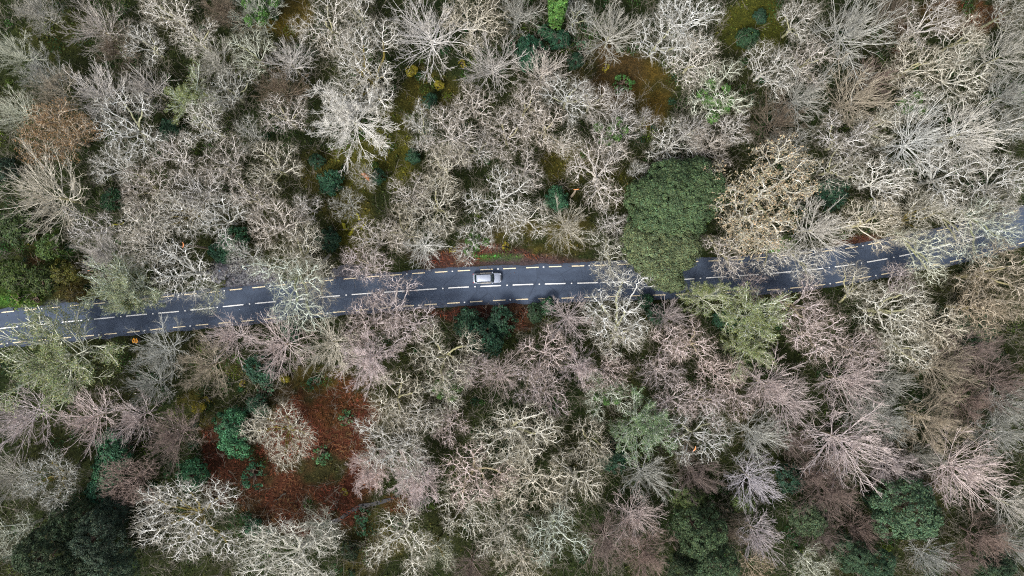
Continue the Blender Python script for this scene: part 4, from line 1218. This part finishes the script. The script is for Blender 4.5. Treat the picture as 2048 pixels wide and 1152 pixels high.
for j, (x, y, r, lab, col, kind) in enumerate([
    (462, 850, 36, 'dense dark green shrub, upper half of the clump left of the bracken', (0.033, 0.112, 0.047), 'b'), (474, 888, 34, 'dense dark green shrub, lower half of the clump left of the bracken', (0.035, 0.118, 0.047), 'b'),
    (384, 950, 38, 'dark green shrub behind the top of the huge white tree', (0.033, 0.106, 0.043), 'b'), (232, 902, 44, 'teal evergreen shrub below the pinkish star trees at left', TL, 'b'), (215, 945, 36, 'teal shrub with a yellowish neighbour above the dark conifers', TL, 'b'), (200, 988, 34, 'teal shrub just above the bottom left conifers', (0.028, 0.095, 0.048), 'b'),
    (500, 955, 34, 'leafy green sprigs at the foot of the tree in the bracken', TL, 's'), (640, 912, 24, 'bright green round-leaved sprigs in the middle of the red bracken', GR, 's'), (506, 1054, 22, 'small teal shrub right of the huge white tree', TL, 'b'),
    (692, 836, 20, 'small green sprigs beside the white trees at the bracken edge', GR, 's'), (626, 764, 18, 'small teal sprigs at the top of the bracken clearing', TL, 's'), (530, 782, 20, 'pale teal sprigs above the dark shrub clump by the bracken', (0.066, 0.168, 0.084), 's'), (518, 738, 36, 'dark teal shrub under the white-limbed star trees', (0.022, 0.067, 0.035), 'b'), (518, 812, 24, 'dark green shrub between pale teal sprigs and the bracken tree', (0.024, 0.067, 0.034), 'b'),
    (970, 674, 44, 'large dark teal thicket below the red lower verge', (0.020, 0.062, 0.031), 'b'), (1000, 640, 34, 'dark thicket touching the red lower verge from below', (0.022, 0.058, 0.029), 'b'), (935, 648, 30, 'dark shrub at the left side of the thicket below the verge', (0.024, 0.062, 0.031), 'b'), (1012, 664, 16, 'light green sprigs on the thicket below the verge', GR, 's'),
    (1058, 104, 36, 'dark green shrub between the fanned white trees at the top', (0.024, 0.081, 0.041), 'b'), (1030, 96, 20, 'bright teal sprigs left of the dark shrub at the top', (0.033, 0.134, 0.067), 's'), (1118, 80, 24, 'round dark teal shrub right of the ivy column', (0.022, 0.076, 0.039), 'b'), (1092, 66, 20, 'small teal shrub under the ivy column', TL, 'b'), (1163, 86, 13, 'tiny bright teal bush beside the grey radiating star', (0.055, 0.190, 0.095), 's'), (1150, 122, 20, 'dark low shrub in the gap right of the fanned twins', (0.022, 0.062, 0.031), 'b'), (1248, 160, 24, 'bright green bush in the brown-olive gap', (0.066, 0.179, 0.043), 's'), (1238, 178, 12, 'tiny green sprig below the bright bush in the brown-olive gap', GR, 's'),
    (470, 482, 36, 'teal shrub above the stony lay-by', TL, 'b'), (440, 505, 26, 'dark teal shrub left above the stony lay-by', (0.024, 0.078, 0.040), 'b'), (1112, 396, 26, 'teal-green bush right of the bright white star tree', (0.044, 0.123, 0.061), 'b'), (1095, 612, 20, 'dark green bush at the right end of the red lower verge', (0.028, 0.084, 0.034), 'b'), (1070, 624, 22, 'dull green bush on the lower verge near the red litter', (0.033, 0.067, 0.030), 'b'),
    (662, 362, 26, 'dark teal shrub in the mossy glade left of the storm-broken tree', (0.022, 0.073, 0.037), 'b'), (634, 322, 18, 'small dark shrub on the upper left rim of the mossy glade', (0.024, 0.067, 0.034), 'b'), (756, 352, 18, 'dark shrub in the mossy glade right of the storm-broken tree', (0.024, 0.067, 0.034), 'b'), (826, 312, 16, 'dark shrub on the right rim of the mossy glade', (0.024, 0.067, 0.034), 'b'), (655, 480, 28, 'dark shrub beside the mossy fallen logs', (0.024, 0.069, 0.035), 'b'),
    (1556, 492, 24, 'vivid green bush at the upper road edge right of the leaf tree', (0.077, 0.213, 0.025), 's'), (1665, 388, 34, 'dark teal shrub under the grey twisted tree at right', (0.020, 0.065, 0.033), 'b'), (1312, 628, 24, 'dark green shrub under the big evergreen across the road', (0.024, 0.069, 0.035), 'b'), (1290, 604, 18, 'green shrub on the lower road edge beside the big white tree', (0.028, 0.090, 0.038), 'b'), (584, 662, 24, 'dark teal shrub between the star trees and the lower road edge', (0.022, 0.078, 0.040), 'b'), (1578, 955, 34, 'dark teal shrub in the shade right of the lavender-white fan', (0.020, 0.058, 0.031), 'b'), (1452, 640, 26, 'dark green shrub at the lower road edge left of the yellow-green tree', (0.022, 0.067, 0.034), 'b'),
    (722, 1032, 20, 'tall teal sprigs on the bank just below the stream', TL, 's'), (722, 1060, 18, 'teal sprigs further down the bank below the stream', TL, 's'), (860, 204, 18, 'dark shrub in the gap below the streaming tree', (0.022, 0.067, 0.034), 'b'), (1520, 32, 16, 'dark round shrub in the middle of the olive clearing', (0.020, 0.056, 0.029), 'b'), (1495, 78, 26, 'dark low shrub at the foot of the olive clearing', (0.024, 0.062, 0.025), 'b'),
    (100, 492, 30, 'green shrub on the left slope below the broad grey-cream fan', (0.039, 0.095, 0.034), 'b'), (32, 548, 34, 'dark green bramble mound at the left edge above the road', (0.029, 0.067, 0.019), 'b'), (84, 562, 34, 'dark bramble mound above the road, right of another at the left edge', (0.026, 0.058, 0.020), 'b'), (126, 548, 30, 'olive bramble mound above the road by the brown slope', (0.050, 0.073, 0.017), 'b'), (20, 598, 26, 'bright green low bush in the left road corner', (0.055, 0.146, 0.021), 's'), (60, 600, 22, 'green low bush on the verge right of the left road corner', (0.050, 0.123, 0.021), 's'), (152, 590, 22, 'brown-green low bush on the verge beside the pale leaning tree', (0.061, 0.067, 0.017), 'b'), (40, 450, 40, 'very dark green shrub at the left edge below the broad fan', (0.020, 0.050, 0.019), 'b'), (10, 340, 30, 'very dark shrub on the left edge left of the broad fan', (0.018, 0.039, 0.020), 'b'),
    (225, 398, 26, 'dark green shrub in the hollow right of the broad grey-cream fan', (0.022, 0.062, 0.025), 'b'), (335, 262, 24, 'dark green shrub in the gap below the yellow-green crown', (0.020, 0.056, 0.028), 'b'), (700, 1100, 22, 'dark low bush near the bottom edge between cream fan and large tree', (0.028, 0.050, 0.019), 'b'), (1230, 920, 30, 'dark teal shrub in the gap left of the green-tinged tree', (0.020, 0.062, 0.031), 'b'), (1950, 655, 42, 'very dark green shrub in the hollow below the tan trees', (0.018, 0.050, 0.019), 'b'), (1750, 1000, 26, 'very dark shrub left of the blue-green evergreen', (0.018, 0.045, 0.019), 'b')]):
    if x < 170 and 430 < y < 625: col = (col[0] * 1.6, col[1] * 1.1, col[2] * .7)      # the bramble slope is olive
    M_ = (BUSH if kind == 'b' else SPRIG)
    put_leafy('evergreen_shrub', M_[j % len(M_)], x, y, 1.6, 1.6, r, lab, 'shrub', col, 'shrubs under the trees', part='foliage')
for x, y, r, lab in ((398, 815, 13, 'small yellow-green bush left of the bracken, under the buff haze'), (412, 800, 9, 'tiny yellow bush above the small yellow-green bush by the bracken'), (880, 172, 10, 'yellow-green tussock under the tips of the streaming tree'), (824, 145, 12, 'yellow tussock right of the mossy star tree'), (925, 126, 9, 'yellow tussock left of the fanned white twins'), (1213, 134, 9, 'bright yellow tussock below the grey radiating star'), (484, 768, 8, 'yellow tuft among the teal sprigs above the bracken'), (212, 944, 13, 'lime-yellow bush amid the teal shrubs above the conifers'), (570, 756, 10, 'golden tussock at the top of the bracken clearing'), (906, 500, 8, 'yellow mossy tussock on the upper verge left above the car'), (1010, 492, 9, 'yellow mossy tussock on the upper verge right above the car'), (690, 982, 9, 'golden tuft in the lower bracken above the stream')):
    put_leafy('yellow_bush', SPRIG[0] if r < 10 else BUSH[0], x, y, 1.0, 1.6, r * 1.15, lab, 'bush', (.26, .22, .022), 'yellow tussocks', part='foliage')
# ivy column: a trunk wrapped to the top
r_ = np.random.default_rng(4)
P, N, t_ = clump_points([(0, 0, 2.5), (.1, .1, 5.5), (0, .2, 8.5), (.2, .3, 10.5)], [(.9, .9, 2.6), (1.1, 1, 2.2), (1.2, 1.2, 2), (1.0, 1.0, 1.2)], 420, 24, .32, r_, zmin=-.9)
a_ = np.array([[0, 0, -.3], [0, 0, 4], [.1, .1, 8]]); b_ = np.array([[0, 0, 4], [.1, .1, 8], [.2, .3, 11]])
root = link('ivy_clad_tree', None, loc=(*w(1108, 58), float(ground_z(*w(1108, 58)))))
tag(root, 'narrow trunk wrapped in bright green ivy leaning out at the top edge', 'tree')
link('trunk', prism_mesh('ivy_trunk', a_, b_, np.array([.25, .2, .15]), np.array([.2, .15, .1]), BARK, 8), root).color = (.3, .26, .2, .4)
link('ivy', leaf_mesh('ivy', P, N, .14, r_, tint=t_), root).color = (.085, .19, .04, 1)

# ------------------------------------------------------------------ fallen logs, stumps, dead grass
MOSSW = plain('mossy_wood', (.20, .19, .02), .95, .1, var=.5, scale=3)
def log(x0, y0, x1, y1, r, lab, mat=MOSSW, name='fallen_log', z=.25):
    p, q = w(x0, y0), w(x1, y1); n = 6; t = np.linspace(0, 1, n + 1); rr = random.Random(x0)
    Pm = np.stack([p[0] + (q[0] - p[0]) * t, p[1] + (q[1] - p[1]) * t, z + 0 * t], 1) - np.array([*p, 0])
    Pm[:, :2] += np.array([[rr.uniform(-.12, .12), rr.uniform(-.12, .12)] for _ in t])
    Pm[:, 2] += np.array([float(ground_z(p[0] + a[0], p[1] + a[1])) for a in Pm])
    rad = r * (1 - .45 * t)
    tag(link(name, prism_mesh(name, Pm[:-1], Pm[1:], rad[:-1], rad[1:], mat, 9), loc=(*p, 0)), lab, 'log', 'mossy fallen logs')
log(700, 470, 716, 450, .30, 'yellow mossy fallen log, longest of those in the lower glade'); log(688, 448, 694, 460, .34, 'short thick yellow mossy log left of the longest log'); log(725, 458, 732, 444, .16, 'thin mossy log right of the longest log'); log(716, 428, 721, 440, .22, 'short mossy log above the longest log')
log(60, 490, 68, 462, .16, 'thin olive fallen stem on the left slope under the broad fan'); log(250, 446, 222, 452, .14, 'mossy stem bridging the hollow beside the pinkish tree at left')
log(572, 985, 548, 1002, .16, 'dark fallen stem in the lower bracken', plain('dead_wood', (.06, .05, .04), .9, .1, var=.4))
SAWN = plain('sawn_alder_wood', (.85, .36, .045), .8, .2, var=.2, scale=4); HEART = plain('dark_heartwood', (.05, .025, .015), .9, .1)
def stump(x, y, rx, ry, h, lab):
    p = w(x, y, h); n = 20; a = np.linspace(0, 2 * math.pi, n, endpoint=False)
    q = 1 + .12 * np.sin(a * 3 + x)
    ring = lambda k, z: np.stack([np.cos(a) * rx * k * q, np.sin(a) * ry * k * q, np.full(n, z)], 1)
    root = link('sawn_stump', None, loc=(p[0], p[1], 0)); tag(root, lab, 'stump', 'orange sawn stumps')
    link('bark', grid_mesh('stump_bark', [ring(1.12, -.3), ring(1.02, h * .5), ring(1.0, h - .02)], BARK, True, True), root).color = (.2, .15, .11, .5)
    link('cut_face', grid_mesh('cut_face', [ring(1.0, h - .02), ring(.95, h), ring(.34, h + .01)], SAWN, False, True), root)
    link('heartwood', grid_mesh('heartwood', [ring(.34, h + .01), ring(.2, h - .03), ring(.02, h - .04)], HEART, False, True), root)
stump(267.3, 681.5, .24, .40, 1.1, 'orange sawn stump with dark heart below the road, left one of two'); stump(272.8, 681.8, .20, .36, 1.0, 'orange sawn stump below the road, right one beside the pale stub')
def splinter(x, y, z, ang, ln_, r, lab):
    p = w(x, y, z); a = np.linspace(0, 1, 6)
    Pm = np.stack([np.cos(ang) * ln_ * (a - .5) + .15 * np.sin(a * 3), np.sin(ang) * ln_ * (a - .5), .3 * a], 1)
    rad = r * (.25 + np.sin(np.pi * (a * .9 + .05)))
    base = float(ground_z(p[0], p[1]))
    root = link('broken_stem', None, loc=(p[0], p[1], base)); tag(root, lab, 'broken stem', 'torn orange stems')
    T_ = np.array([[0, 0, -.2], [.1, .05, z * .5]]); B_ = np.array([[.1, .05, z * .5], [0, 0, z - base]])
    link('stem', prism_mesh('broken_stem', T_, B_, np.array([.22, .18]), np.array([.18, .13]), BARK, 8), root).color = (.3, .25, .19, .4)
    link('torn_end', prism_mesh('torn_end', Pm[:-1] + [0, 0, z - base], Pm[1:] + [0, 0, z - base], rad[:-1], rad[1:], TORN, 7), root)
splinter(366, 490, 8.5, 1.4, .8, .07, 'torn orange stem inside the white crown left of the mossy fork'); splinter(1388, 897, 8.5, 1.3, .8, .08, 'torn orange stem beside the bright white twisted tree'); splinter(1152, 379, 8, .1, .8, .05, 'small torn orange stem under the round dense crown'); splinter(178, 541, 1.2, .2, .4, .08, 'small orange broken stub on the slope left of the pale leaning tree')
# straw tussock on the left slope
r2 = np.random.default_rng(12); n = 260; a = r2.uniform(0, 6.28, n); T = Twigs()
S = np.stack([np.cos(a) * r2.uniform(0, .5, n), np.sin(a) * r2.uniform(0, .4, n), np.zeros(n)], 1)
D_ = np.stack([np.cos(a) + .9, np.sin(a) * .7 - .3, np.full(n, .9)], 1); D_ /= np.linalg.norm(D_, axis=1, keepdims=True)
PP = grow(S, D_, r2.uniform(1, 2.2, n), 4, .1, -.28, r2); T.poly(PP, np.full(n, .03), np.full(n, .012))
a, b_, ra, rb = T.arrays()
o = link('straw_tussock', prism_mesh('straw_tussock', a, b_, ra, rb, BARK, 3), loc=(*w(72, 522), float(ground_z(*w(72, 522))))); o.color = (.42, .28, .14, .5)
tag(o, 'straw-brown grass tussock on the left slope above the road', 'grass tussock')
